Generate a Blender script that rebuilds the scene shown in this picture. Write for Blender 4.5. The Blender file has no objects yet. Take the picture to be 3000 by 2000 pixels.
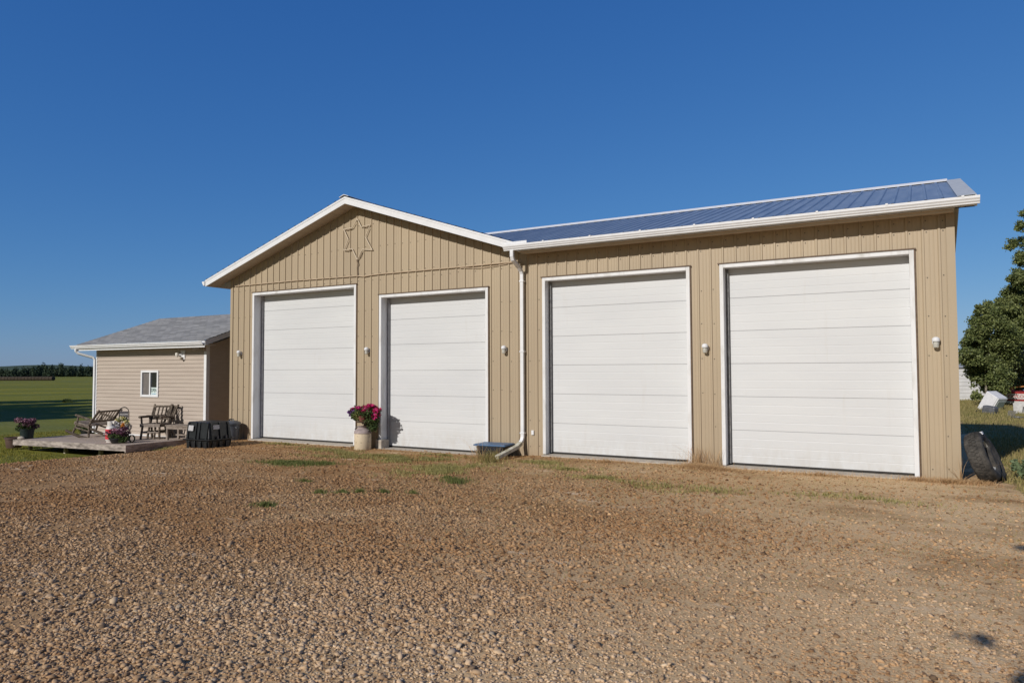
import bpy, math, random
import numpy as np
from mathutils import Vector, Matrix

random.seed(7)
RS = np.random.RandomState(11)
sc = bpy.context.scene
COL = sc.collection
rad = math.radians

# ------------------------------------------------------------------ camera
CAM = np.array([16.16237, -13.26077, 1.71646])
YAW, PITCH, ROLL, FPX = rad(-29.9332), rad(2.3284), rad(-0.2245), 2081.5
_F = np.array([math.sin(YAW)*math.cos(PITCH), math.cos(YAW)*math.cos(PITCH), math.sin(PITCH)])
_R0 = np.array([math.cos(YAW), -math.sin(YAW), 0.0])
_U0 = np.cross(_R0, _F)
_R = _R0*math.cos(ROLL)+_U0*math.sin(ROLL)
_U = -_R0*math.sin(ROLL)+_U0*math.cos(ROLL)
cam = bpy.data.objects.new('camera', bpy.data.cameras.new('camera'))
cam.data.sensor_width = 36
cam.data.lens = 36*FPX/3000
cam.data.clip_start = 0.1
cam.data.clip_end = 6000
cam.matrix_world = Matrix(((_R[0], _U[0], -_F[0], CAM[0]), (_R[1], _U[1], -_F[1], CAM[1]), (_R[2], _U[2], -_F[2], CAM[2]), (0, 0, 0, 1)))
COL.objects.link(cam)
sc.camera = cam

# ------------------------------------------------------------------ sky, sun, exposure
SUNDIR = Vector((-0.215, -0.977, 0.54)).normalized()          # towards the sun
w = bpy.data.worlds.new('World'); sc.world = w; w.use_nodes = True
nt = w.node_tree; nt.nodes.clear()
sky = nt.nodes.new('ShaderNodeTexSky'); sky.sky_type = 'NISHITA'; sky.sun_disc = False
sky.sun_elevation = math.asin(SUNDIR.z)
sky.sun_rotation = math.atan2(SUNDIR.x, SUNDIR.y)
sky.altitude = 700; sky.air_density = 1.0; sky.dust_density = 0.35; sky.ozone_density = 4.5
bg = nt.nodes.new('ShaderNodeBackground'); bg.inputs['Strength'].default_value = 0.095
wo = nt.nodes.new('ShaderNodeOutputWorld')
sp_ = nt.nodes.new('ShaderNodeSeparateColor'); cb_ = nt.nodes.new('ShaderNodeCombineColor'); nt.links.new(sky.outputs[0], sp_.inputs[0])
for ch, (pre, g_, a_) in enumerate(((.42, 1.08, .98), (.74, .74, 1.14), (1.0, .47, 2.27))):      # grade of the sky's three channels
    m1 = nt.nodes.new('ShaderNodeMath'); m1.operation = 'MULTIPLY'; m1.inputs[1].default_value = pre
    m2 = nt.nodes.new('ShaderNodeMath'); m2.operation = 'POWER'; m2.inputs[1].default_value = g_
    m3 = nt.nodes.new('ShaderNodeMath'); m3.operation = 'MULTIPLY'; m3.inputs[1].default_value = a_
    nt.links.new(sp_.outputs[ch], m1.inputs[0]); nt.links.new(m1.outputs[0], m2.inputs[0]); nt.links.new(m2.outputs[0], m3.inputs[0]); nt.links.new(m3.outputs[0], cb_.inputs[ch])
# the sky is deepest blue away from the sun and paler on the sun's own side
tcn = nt.nodes.new('ShaderNodeTexCoord'); dt = nt.nodes.new('ShaderNodeVectorMath'); dt.operation = 'DOT_PRODUCT'; dt.inputs[1].default_value = (SUNDIR.x, SUNDIR.y, 0)
nt.links.new(tcn.outputs['Generated'], dt.inputs[0])
rm = nt.nodes.new('ShaderNodeMapRange'); rm.inputs[1].default_value = -.05; rm.inputs[2].default_value = .45; nt.links.new(dt.outputs['Value'], rm.inputs[0])
pale = nt.nodes.new('ShaderNodeMix'); pale.data_type = 'RGBA'; pale.blend_type = 'MULTIPLY'; pale.inputs[0].default_value = 1; pale.inputs[7].default_value = (.46, .42, .35, 1); nt.links.new(sky.outputs[0], pale.inputs[6])
mxs = nt.nodes.new('ShaderNodeMix'); mxs.data_type = 'RGBA'; nt.links.new(rm.outputs[0], mxs.inputs[0]); nt.links.new(cb_.outputs[0], mxs.inputs[6]); nt.links.new(pale.outputs[2], mxs.inputs[7])
nt.links.new(mxs.outputs[2], bg.inputs[0]); nt.links.new(bg.outputs[0], wo.inputs[0])
sl = bpy.data.lights.new('sun', 'SUN'); sl.energy = 3.7; sl.angle = rad(0.53); sl.color = (1.0, 0.945, 0.875)
so = bpy.data.objects.new('sun', sl); so.rotation_euler = SUNDIR.to_track_quat('Z', 'Y').to_euler(); COL.objects.link(so)
vs = sc.view_settings; vs.view_transform = 'Standard'; vs.look = 'None'; vs.exposure = 0; vs.gamma = 1
sc.cycles.max_bounces = 6; sc.cycles.diffuse_bounces = 3; sc.cycles.transparent_max_bounces = 6

# ------------------------------------------------------------------ materials
def srgb(r, g, b):
    f = lambda c: (c/255)/12.92 if c/255 <= .04045 else ((c/255+.055)/1.055)**2.4
    return (f(r), f(g), f(b))
MATS = {}
def M(name, c1, c2=None, scale=3.0, rough=.7, bump=0.0, bscale=40.0, metal=0.0, stretch=(1, 1, 1), island=None, spec=.3, detail=6, sharp=(.35, .65), coat=0, trans=0):
    """c1..c2 blended by a noise; island = second colour mixed in at random per loose piece"""
    if name in MATS: return MATS[name]
    m = bpy.data.materials.new(name); m.use_nodes = True; MATS[name] = m
    t = m.node_tree; N = t.nodes; L = t.links; b = N['Principled BSDF']
    b.inputs['Roughness'].default_value = rough; b.inputs['Metallic'].default_value = metal
    b.inputs['Specular IOR Level'].default_value = spec
    b.inputs['Coat Weight'].default_value = coat
    geo = N.new('ShaderNodeNewGeometry')
    mp = N.new('ShaderNodeVectorMath'); mp.operation = 'MULTIPLY'; mp.inputs[1].default_value = stretch
    L.new(geo.outputs['Position'], mp.inputs[0])
    if c2 is not None:
        nz = N.new('ShaderNodeTexNoise'); nz.inputs['Scale'].default_value = scale; nz.inputs['Detail'].default_value = detail
        nz.inputs['Roughness'].default_value = .6
        L.new(mp.outputs[0], nz.inputs['Vector'])
        mr = N.new('ShaderNodeMapRange'); mr.inputs[1].default_value = sharp[0]; mr.inputs[2].default_value = sharp[1]
        L.new(nz.outputs[0], mr.inputs[0])
        mx = N.new('ShaderNodeMix'); mx.data_type = 'RGBA'
        mx.inputs[6].default_value = (*c1, 1); mx.inputs[7].default_value = (*c2, 1)
        L.new(mr.outputs[0], mx.inputs[0]); out = mx.outputs[2]
        if island is not None:
            mx2 = N.new('ShaderNodeMix'); mx2.data_type = 'RGBA'; mx2.inputs[7].default_value = (*island, 1)
            L.new(out, mx2.inputs[6]); L.new(geo.outputs['Random Per Island'], mx2.inputs[0]); out = mx2.outputs[2]
        L.new(out, b.inputs['Base Color'])
    else:
        b.inputs['Base Color'].default_value = (*c1, 1)
    if bump:
        nb = N.new('ShaderNodeTexNoise'); nb.inputs['Scale'].default_value = bscale; nb.inputs['Detail'].default_value = 5
        L.new(mp.outputs[0], nb.inputs['Vector'])
        bp = N.new('ShaderNodeBump'); bp.inputs['Strength'].default_value = bump; bp.inputs['Distance'].default_value = .02
        L.new(nb.outputs[0], bp.inputs['Height']); L.new(bp.outputs[0], b.inputs['Normal'])
    if trans:
        tr = N.new('ShaderNodeBsdfTranslucent'); ms = N.new('ShaderNodeMixShader'); ms.inputs[0].default_value = trans
        if c2 is not None: L.new(out, tr.inputs[0])
        else: tr.inputs[0].default_value = (*c1, 1)
        o = N['Material Output']; L.new(b.outputs[0], ms.inputs[1]); L.new(tr.outputs[0], ms.inputs[2]); L.new(ms.outputs[0], o.inputs[0])
    return m

tan_metal = M('tan_metal', (.390, .314, .222), (.428, .346, .240), scale=.8, rough=.45, spec=.35, stretch=(1, 1, .35), bump=.04, bscale=9)
tan_soffit = M('tan_soffit', (.52, .42, .30), (.58, .48, .36), scale=4, rough=.6)
def weathering(m, sheet=0.0, splash=.35, col=(.30, .22, .14), top=.55):
    t = m.node_tree; N = t.nodes; L = t.links; b = N['Principled BSDF']; src = b.inputs['Base Color'].links[0].from_socket
    geo = N.new('ShaderNodeNewGeometry'); sx = N.new('ShaderNodeSeparateXYZ'); L.new(geo.outputs['Position'], sx.inputs[0])
    if sheet:
        dv = N.new('ShaderNodeMath'); dv.operation = 'MULTIPLY'; dv.inputs[1].default_value = 1/.9144; L.new(sx.outputs[0], dv.inputs[0])
        fl_ = N.new('ShaderNodeMath'); fl_.operation = 'FLOOR'; L.new(dv.outputs[0], fl_.inputs[0])
        wn = N.new('ShaderNodeTexWhiteNoise'); wn.noise_dimensions = '1D'; L.new(fl_.outputs[0], wn.inputs['W'])
        mr = N.new('ShaderNodeMapRange'); mr.inputs[3].default_value = 1-sheet; mr.inputs[4].default_value = 1+sheet*.6; L.new(wn.outputs['Value'], mr.inputs[0])
        mm = N.new('ShaderNodeMix'); mm.data_type = 'RGBA'; mm.blend_type = 'MULTIPLY'; mm.inputs[0].default_value = 1; L.new(src, mm.inputs[6]); L.new(mr.outputs[0], mm.inputs[7]); src = mm.outputs[2]
    v = N.new('ShaderNodeVectorMath'); v.operation = 'MULTIPLY'; v.inputs[1].default_value = (3, 3, 1.2); L.new(geo.outputs['Position'], v.inputs[0])
    nz = N.new('ShaderNodeTexNoise'); nz.inputs['Scale'].default_value = 2.2; nz.inputs['Detail'].default_value = 9; nz.inputs['Roughness'].default_value = .75; L.new(v.outputs[0], nz.inputs['Vector'])
    hz = N.new('ShaderNodeMapRange'); hz.inputs[1].default_value = top; hz.inputs[2].default_value = -.1; L.new(sx.outputs[2], hz.inputs[0])
    nr = N.new('ShaderNodeMapRange'); nr.inputs[1].default_value = .38; nr.inputs[2].default_value = .68; nr.inputs[4].default_value = splash; L.new(nz.outputs[0], nr.inputs[0])
    pw = N.new('ShaderNodeMath'); pw.operation = 'MULTIPLY'; L.new(hz.outputs[0], pw.inputs[0]); L.new(nr.outputs[0], pw.inputs[1])
    mx = N.new('ShaderNodeMix'); mx.data_type = 'RGBA'; mx.inputs[7].default_value = (*col, 1); L.new(pw.outputs[0], mx.inputs[0]); L.new(src, mx.inputs[6]); L.new(mx.outputs[2], b.inputs['Base Color'])
weathering(tan_metal, sheet=.055, splash=.7, top=.5)
white_trim = M('white_trim', (.68, .69, .715), (.75, .76, .785), scale=6, rough=.4, sharp=(.3, .6))
white_dirty = M('white_dirty', (.53, .52, .50), (.72, .73, .75), scale=5, rough=.55, sharp=(.25, .5), stretch=(1, 1, .3))
brown_flash = M('brown_flash', (.10, .065, .04), (.15, .10, .07), scale=20, rough=.5)
dark_steel = M('dark_steel', (.10, .10, .11), (.2, .2, .2), scale=12, rough=.5, metal=.4)
concrete = M('concrete', (.36, .31, .26), (.48, .44, .38), scale=8, rough=.9, bump=.3, bscale=60)
blue_roof = M('blue_roof', (.145, .205, .315), (.21, .275, .385), scale=2.2, rough=.42, spec=.6, stretch=(3, .4, .4))
galv = M('galvanised_trim', (.45, .47, .48), (.55, .57, .58), scale=8, rough=.4)
vinyl = M('vinyl_siding', (.415, .350, .300), (.46, .395, .34), scale=3, rough=.6, stretch=(.3, 1, 4), bump=.05, bscale=8)
black_plastic = M('black_plastic', (.007, .008, .010), (.017, .019, .022), scale=7, rough=.38, spec=.5)
grey_plastic = M('grey_plastic', (.055, .062, .075), (.085, .095, .115), scale=4, rough=.4, spec=.5)
log_wood = M('weathered_log', (.05, .038, .028), (.21, .17, .135), scale=14, rough=.85, stretch=(1, 1, 1), bump=.4, bscale=60, sharp=(.35, .65))
plank_wood = M('weathered_plank', (.16, .13, .11), (.33, .28, .24), scale=9, rough=.85, stretch=(.6, 6, 1), bump=.2, bscale=30, sharp=(.3, .7))
deck_wood = M('deck_wood', (.27, .215, .175), (.42, .35, .30), scale=3, rough=.85, stretch=(.7, 9, 1), bump=.25, bscale=12, island=(.40, .33, .28), sharp=(.3, .7))
deck_fascia_m = M('deck_fascia_wood', (.17, .145, .13), (.46, .40, .36), scale=3.2, rough=.9, stretch=(1, 1, 3), bump=.4, bscale=20, sharp=(.35, .62))
rubber = M('tyre_rubber', (.026, .025, .024), (.085, .078, .07), scale=9, rough=.85, bump=.5, bscale=70)
leaf_aspen = M('leaf_aspen', (.20, .24, .075), (.34, .37, .14), scale=1.3, rough=.5, island=(.05, .075, .025), trans=.25)
leaf_dark = M('leaf_dark', (.020, .034, .018), (.040, .055, .025), scale=.05, rough=.8, island=(.015, .026, .014), trans=.1)
leaf_green = M('leaf_green', (.03, .06, .015), (.07, .11, .03), scale=6, rough=.6, island=(.10, .14, .05), trans=.2)
bark = M('bark', (.13, .11, .08), (.30, .27, .22), scale=6, rough=.9, bump=.4, bscale=20)
grass_green = M('grass_green', (.15, .17, .016), (.24, .23, .030), scale=1.2, rough=.7, island=(.30, .25, .05), trans=.25)
grass_olive = M('grass_olive', (.17, .18, .045), (.27, .23, .08), scale=1.5, rough=.7, island=(.38, .30, .14), trans=.2)
grass_dry = M('grass_dry', (.36, .19, .095), (.50, .31, .16), scale=3, rough=.8, island=(.62, .45, .25), trans=.2)

def door_mat():
    m = M('door_panel_white', (.585, .60, .62), (.63, .645, .66), scale=.7, rough=.5, bump=.03, bscale=5, stretch=(.5, 1, 2))
    t = m.node_tree; N = t.nodes; L = t.links; b = N['Principled BSDF']
    src = b.inputs['Base Color'].links[0].from_socket
    geo = N.new('ShaderNodeNewGeometry')
    mul = N.new('ShaderNodeVectorMath'); mul.operation = 'MULTIPLY'; mul.inputs[1].default_value = (5, 1, .6)
    L.new(geo.outputs['Position'], mul.inputs[0])
    nz = N.new('ShaderNodeTexNoise'); nz.inputs['Scale'].default_value = 1.5; nz.inputs['Detail'].default_value = 8; nz.inputs['Roughness'].default_value = .7
    L.new(mul.outputs[0], nz.inputs['Vector'])
    mr = N.new('ShaderNodeMapRange'); mr.inputs[1].default_value = .6; mr.inputs[2].default_value = .85; mr.inputs[4].default_value = .3
    L.new(nz.outputs[0], mr.inputs[0])
    mx = N.new('ShaderNodeMix'); mx.data_type = 'RGBA'; mx.inputs[7].default_value = (.50, .46, .40, 1)
    L.new(mr.outputs[0], mx.inputs[0]); L.new(src, mx.inputs[6]); L.new(mx.outputs[2], b.inputs['Base Color'])
    return m
door_white = door_mat(); weathering(door_white, 0, .45, (.40, .34, .26), .45)

def glass_mat():
    m = bpy.data.materials.new('window_glass'); m.use_nodes = True
    b = m.node_tree.nodes['Principled BSDF']; b.inputs['Base Color'].default_value = (.03, .033, .03, 1)
    b.inputs['Roughness'].default_value = .08; b.inputs['Specular IOR Level'].default_value = .6
    return m
glass = glass_mat()
def clear_glass():
    m = bpy.data.materials.new('jar_glass'); m.use_nodes = True
    b = m.node_tree.nodes['Principled BSDF']; b.inputs['Base Color'].default_value = (.75, .74, .68, 1)
    b.inputs['Roughness'].default_value = .15; b.inputs['Transmission Weight'].default_value = .45
    return m
jar_glass = clear_glass()

# ------------------------------------------------------------------ mesh helpers
class MB:
    def __init__(s): s.v = []; s.f = []; s.n = 0
    def add(s, vs, fs):
        s.v += [tuple(map(float, p)) for p in vs]; s.f += [tuple(i+s.n for i in f) for f in fs]; s.n += len(vs); return s
    def box(s, x0, x1, y0, y1, z0, z1, mat=None):
        vs = [(x, y, z) for z in (z0, z1) for y in (y0, y1) for x in (x0, x1)]
        if mat is not None: vs = [tuple(mat @ Vector(p)) for p in vs]
        return s.add(vs, [(0, 2, 3, 1), (4, 5, 7, 6), (0, 1, 5, 4), (2, 6, 7, 3), (0, 4, 6, 2), (1, 3, 7, 5)])
    def tube(s, pts, r, n=8, caps=True, r2=None):
        pts = [Vector(p) for p in pts]; k = len(pts); rs = r if isinstance(r, (list, tuple)) else [r+(((r2 if r2 is not None else r)-r)*i/max(1, k-1)) for i in range(k)]
        vs = []; up = None
        for i, p in enumerate(pts):
            d = (pts[min(i+1, k-1)]-pts[max(i-1, 0)]).normalized()
            if up is None: up = Vector((0, 0, 1)) if abs(d.z) < .9 else Vector((1, 0, 0))
            a = d.cross(up).normalized(); b = a.cross(d).normalized(); up = b
            for j in range(n):
                t = 2*math.pi*j/n; vs.append(p+a*math.cos(t)*rs[i]+b*math.sin(t)*rs[i])
        fs = [(i*n+j, i*n+(j+1) % n, (i+1)*n+(j+1) % n, (i+1)*n+j) for i in range(k-1) for j in range(n)]
        if caps: fs += [tuple(range(n-1, -1, -1)), tuple((k-1)*n+j for j in range(n))]
        return s.add(vs, fs)
    def lathe(s, prof, n=24, c=(0, 0, 0), mat=None, close=False):
        """prof: (radius, z) pairs"""
        vs = []; k = len(prof)
        for r, z in prof:
            for j in range(n):
                t = 2*math.pi*j/n; p = Vector((r*math.cos(t), r*math.sin(t), z))
                if mat is not None: p = mat @ p
                vs.append(p+Vector(c))
        m = k if close else k-1
        fs = [(i*n+j, i*n+(j+1) % n, ((i+1) % k)*n+(j+1) % n, ((i+1) % k)*n+j) for i in range(m) for j in range(n)]
        if not close:
            fs += [tuple(range(n-1, -1, -1)), tuple((k-1)*n+j for j in range(n))]
        return s.add(vs, fs)
    def prism(s, poly, a0, a1, axis='x'):
        """poly of 2D points extruded along axis from a0 to a1"""
        n = len(poly)
        P = {'x': lambda a, p: (a, p[0], p[1]), 'y': lambda a, p: (p[0], a, p[1]), 'z': lambda a, p: (p[0], p[1], a)}[axis]
        vs = [P(a0, p) for p in poly]+[P(a1, p) for p in poly]
        return s.add(vs, [(i, (i+1) % n, n+(i+1) % n, n+i) for i in range(n)]+[tuple(range(n-1, -1, -1)), tuple(range(n, 2*n))])

def tagp(o, label=None, cat=None, group=None, kind=None):
    if label: o['label'] = label
    if cat: o['category'] = cat
    if group: o['group'] = group
    if kind: o['kind'] = kind
    return o
def link_mesh(name, me, mat, parent=None):
    if mat: me.materials.append(mat)
    o = bpy.data.objects.new(name, me); COL.objects.link(o)
    if parent: o.parent = parent
    return o
def part(name, mb, mat, parent=None, smooth=False, bevel=0, fix=True, label=None):
    me = bpy.data.meshes.new(name); me.from_pydata(mb.v, [], mb.f); me.update()
    if fix:
        import bmesh
        bm = bmesh.new(); bm.from_mesh(me); bmesh.ops.recalc_face_normals(bm, faces=bm.faces); bm.to_mesh(me); bm.free()
    if smooth:
        me.polygons.foreach_set('use_smooth', [True]*len(me.polygons)); me.set_sharp_from_angle(angle=rad(40))
    o = link_mesh(name, me, mat, parent)
    if bevel:
        bv = o.modifiers.new('bevel', 'BEVEL'); bv.width = bevel; bv.segments = 2; bv.limit_method = 'ANGLE'; bv.angle_limit = rad(40)
    if label: o['label'] = label
    return o
def np_mesh(name, V, Fc, k, mat, parent=None, smooth=False):
    """V (n,3), Fc (m,k)"""
    me = bpy.data.meshes.new(name); V = np.asarray(V, np.float32); Fc = np.asarray(Fc, np.int32)
    me.vertices.add(len(V)); me.vertices.foreach_set('co', V.ravel())
    me.loops.add(Fc.size); me.loops.foreach_set('vertex_index', Fc.ravel())
    me.polygons.add(len(Fc)); me.polygons.foreach_set('loop_start', np.arange(0, Fc.size, k, dtype=np.int32))
    if smooth: me.polygons.foreach_set('use_smooth', np.ones(len(Fc), bool))
    me.update(calc_edges=True); me.validate()
    return link_mesh(name, me, mat, parent)
def thing(name, label, cat, loc=(0, 0, 0), rot=(0, 0, 0), group=None):
    o = bpy.data.objects.new(name, None); COL.objects.link(o); o.empty_display_size = .2
    o.location = loc; o.rotation_euler = rot
    return tagp(o, label, cat, group)
def copy_tree(o, parent=None):
    c = o.copy(); COL.objects.link(c); c.parent = parent
    for ch in list(o.children): copy_tree(ch, c)
    return c

# ------------------------------------------------------------------ terrain
def S(t): t = np.clip(t, 0, 1); return t*t*(3-2*t)
def gz(x, y):
    x = np.asarray(x, float); y = np.asarray(y, float)
    base = -.130+.070*S((x-7.9)/1.6)
    base = base*(1-S((-y-2.0)/6))+(-.045)*S((-y-2.0)/6)
    x0 = 1.0-1.2*S((y+2)/2)
    left = S((x0-x)/3.8)
    z = base-.42*left
    z = z-.15*S((-x-2.8)/1.2)*S((y+3.6)/1.6)-.12*S((-x-6)/12)-.7*S((np.hypot(x-10, y+5)-40)/450)*(x < 12)
    z = z-.20*S((y-1.0)/12)*S((x-14)/3)
    z = z+.012*np.sin(x*1.7+.6*y)*np.cos(y*1.3-.4*x)*(1-S((y+.9)/.8))*S((x-2)/2)
    return z
def lawn_mask(x, y):
    """1 on grass, 0 on gravel"""
    x = np.asarray(x, float); y = np.asarray(y, float)
    wob = .22*np.sin(y*2.1)+.15*np.sin(y*5.3+x)+.1*np.sin(x*7+y*3)
    xe = np.where(y > -1.9, -2.55-0*y, np.where(y > -4.3, -2.55+.20*(-1.9-y), -2.07+.62*(-4.3-y)))
    left = S((xe-x+wob)/.5)
    right = S((x-17.05+wob*.6)/.5)*S((y+1.6+wob)/.9)
    back = S((y-2.5)/.5)*(x < 15)
    return np.clip(left+right+back, 0, 1)
def coords(dense0, dense1, step, far):
    a = list(np.arange(dense0, dense1+1e-6, step)); d = step; lo = [a[0]]; 
    while lo[-1] > -far: d *= 1.22; lo.append(lo[-1]-d)
    d = step; hi = [a[-1]]
    while hi[-1] < far: d *= 1.22; hi.append(hi[-1]+d)
    return np.array(lo[::-1][:-1]+a+hi[1:])
gx = coords(-12, 22, .25, 3500); gy = coords(-13.5, 6, .25, 3500)
GX, GY = np.meshgrid(gx, gy); GZ = gz(GX, GY)
nx_, ny_ = len(gx), len(gy)
idx = np.arange(nx_*ny_).reshape(ny_, nx_)
GF = np.stack([idx[:-1, :-1], idx[:-1, 1:], idx[1:, 1:], idx[1:, :-1]], -1).reshape(-1, 4)

def ground_mat():
    m = bpy.data.materials.new('ground'); m.use_nodes = True; t = m.node_tree; N = t.nodes; L = t.links; b = N['Principled BSDF']
    b.inputs['Roughness'].default_value = .95; b.inputs['Specular IOR Level'].default_value = .1
    geo = N.new('ShaderNodeNewGeometry'); P = geo.outputs['Position']
    def noise(scale, detail=5, rough=.6, st=(1, 1, 1)):
        v = N.new('ShaderNodeVectorMath'); v.operation = 'MULTIPLY'; v.inputs[1].default_value = st; L.new(P, v.inputs[0])
        n = N.new('ShaderNodeTexNoise'); n.inputs['Scale'].default_value = scale; n.inputs['Detail'].default_value = detail; n.inputs['Roughness'].default_value = rough
        L.new(v.outputs[0], n.inputs['Vector']); return n.outputs[0]
    def ramp(s, a, bb):
        r = N.new('ShaderNodeMapRange'); r.inputs[1].default_value = a; r.inputs[2].default_value = bb; L.new(s, r.inputs[0]); return r.outputs[0]
    def mix(f, a, bb, blend='MIX'):
        x = N.new('ShaderNodeMix'); x.data_type = 'RGBA'; x.blend_type = blend
        for sock, val in ((0, f), (6, a), (7, bb)):
            if isinstance(val, (int, float)): x.inputs[sock].default_value = val
            elif isinstance(val, tuple): x.inputs[sock].default_value = (*val, 1)
            else: L.new(val, x.inputs[sock])
        return x.outputs[2]
    # gravel and dirt
    fine = noise(55, 4, .7); mid = noise(1.1, 6, .65); big = noise(.33, 4, .55, (.6, 1, 1))
    vor = N.new('ShaderNodeTexVoronoi'); vor.inputs['Scale'].default_value = 38; L.new(P, vor.inputs['Vector'])
    sep = N.new('ShaderNodeSeparateColor'); L.new(vor.outputs['Color'], sep.inputs[0])
    peb = mix(sep.outputs[0], (.30, .18, .085), (.64, .44, .245))
    peb = mix(ramp(vor.outputs['Distance'], .28, .6), peb, (.12, .07, .04))
    dirt = mix(ramp(fine, .3, .7), (.32, .19, .09), (.54, .35, .18))
    g = mix(.55, peb, dirt)
    g = mix(ramp(big, .40, .62), g, mix(ramp(fine, .3, .7), (.23, .115, .045), (.44, .25, .11)))
    g = mix(ramp(mid, .5, .8), g, (.58, .41, .24))
    sx = N.new('ShaderNodeSeparateXYZ'); L.new(P, sx.inputs[0])
    g = mix(ramp(sx.outputs[0], 9, 16.5), g, mix(ramp(noise(24, 8, .8), .3, .7), (.46, .31, .165), (.84, .62, .37)))
    g = mix(ramp(noise(.7, 8, .72, (.45, 1, 1)), .50, .66), g, mix(ramp(noise(30, 8, .8), .3, .7), (.20, .11, .045), (.42, .26, .125)))
    g = mix(ramp(noise(1.9, 8, .75, (.5, 1, 1)), .58, .72), g, (.78, .62, .45))
    dk = noise(90, 3, .8); g = mix(ramp(dk, .60, .74), g, (.10, .06, .03))
    # greenish cast in the strip before the doors
    at2 = N.new('ShaderNodeAttribute'); at2.attribute_name = 'weeds'
    wn = ramp(noise(3.2, 8, .8), .52, .85)
    ww = N.new('ShaderNodeMath'); ww.operation = 'MULTIPLY'; L.new(at2.outputs['Fac'], ww.inputs[0]); L.new(wn, ww.inputs[1])
    g = mix(ww.outputs[0], g, mix(ramp(fine, .35, .65), (.20, .17, .06), (.36, .29, .13)))
    # grass
    at = N.new('ShaderNodeAttribute'); at.attribute_name = 'lawn'
    gr = mix(ramp(noise(.10, 5, .6, (1, 1, 1)), .35, .65), (.26, .245, .03), (.34, .30, .05))
    rot = N.new('ShaderNodeVectorRotate'); rot.rotation_type = 'Z_AXIS'; rot.inputs['Angle'].default_value = rad(-60); L.new(P, rot.inputs['Vector'])
    vm = N.new('ShaderNodeVectorMath'); vm.operation = 'MULTIPLY'; vm.inputs[1].default_value = (.006, .05, 0); L.new(rot.outputs[0], vm.inputs[0])
    bn = N.new('ShaderNodeTexNoise'); bn.inputs['Scale'].default_value = 1; bn.inputs['Detail'].default_value = 7; bn.inputs['Roughness'].default_value = .65; L.new(vm.outputs[0], bn.inputs['Vector'])
    gr = mix(ramp(bn.outputs[0], .45, .60), gr, (.13, .155, .04))
    gr = mix(ramp(bn.outputs[0], .60, .68), gr, (.25, .235, .13))
    gr = mix(ramp(noise(.03, 6, .6, (1, 3, 1)), .50, .62), gr, (.19, .20, .075))
    gr = mix(ramp(noise(6, 5, .75, (1, 1, 1)), .3, .75), gr, (.10, .12, .016))
    gr = mix(ramp(noise(1.1, 5, .7), .58, .72), gr, (.30, .26, .11))
    at3 = N.new('ShaderNodeAttribute'); at3.attribute_name = 'dryside'
    gr = mix(at3.outputs['Fac'], gr, mix(ramp(noise(1.6, 6, .7), .35, .65), (.22, .20, .065), (.33, .225, .11)))
    lm = N.new('ShaderNodeMath'); lm.operation = 'ADD'; L.new(at.outputs['Fac'], lm.inputs[0])
    nn = N.new('ShaderNodeMath'); nn.operation = 'MULTIPLY_ADD'; L.new(noise(7, 4, .7), nn.inputs[0]); nn.inputs[1].default_value = .9; nn.inputs[2].default_value = -.45; L.new(nn.outputs[0], lm.inputs[1])
    cf = ramp(lm.outputs[0], .4, .6)
    L.new(mix(cf, g, gr), b.inputs['Base Color'])
    bmp = N.new('ShaderNodeBump'); bmp.inputs['Strength'].default_value = .5; bmp.inputs['Distance'].default_value = .010
    hh = N.new('ShaderNodeMath'); hh.operation = 'SUBTRACT'; L.new(fine, hh.inputs[0]); L.new(vor.outputs['Distance'], hh.inputs[1])
    L.new(hh.outputs[0], bmp.inputs['Height']); L.new(bmp.outputs[0], b.inputs['Normal'])
    return m
ground = np_mesh('ground', np.stack([GX, GY, GZ], -1).reshape(-1, 3), GF, 4, ground_mat(), smooth=True)
tagp(ground, kind='structure')
def fattr(o, name, arr):
    a = o.data.attributes.new(name, 'FLOAT', 'POINT'); a.data.foreach_set('value', np.asarray(arr, np.float32).ravel())
fattr(ground, 'lawn', lawn_mask(GX, GY))
fattr(ground, 'weeds', S((GX-4)/1.5)*S((GY+4.6)/2.2)*S((17-GX)/2)*np.where(GX > 10, .75, 1.0))
fattr(ground, 'dryside', S((GX-15)/2)*S((24-GY)/6)*S((GY+2)/1))

# ------------------------------------------------------------------ the barn
SP = .2286                                     # rib spacing of the wall sheets
XL, XR = -.53, 16.663
def soff(x): return 5.79-.329*abs(x-4.08)      # underside of the gable roof
def walltop(x): return soff(x) if x < 4.08 else max(4.187, soff(x))
DOORS = [dict(l=.367, r=4.106, t=3.856, b=-.077, rec=.27, lines=[.526, 1.135, 1.755, 2.30, 2.839, 3.369]),
         dict(l=4.840, r=7.936, t=3.549, b=-.095, rec=.25, lines=[.51, 1.122, 1.725, 2.351, 2.956]),
         dict(l=9.278, r=12.413, t=3.660, b=-.006, rec=.20, lines=[.605, 1.219, 1.824, 2.43, 3.04]),
         dict(l=12.968, r=16.098, t=3.656, b=-.006, rec=.20, lines=[.605, 1.219, 1.824, 2.43, 3.04])]
barn = thing('barn', 'tan ribbed metal barn with four white overhead doors and blue metal roof', 'barn', (0, 0, 0))

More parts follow.
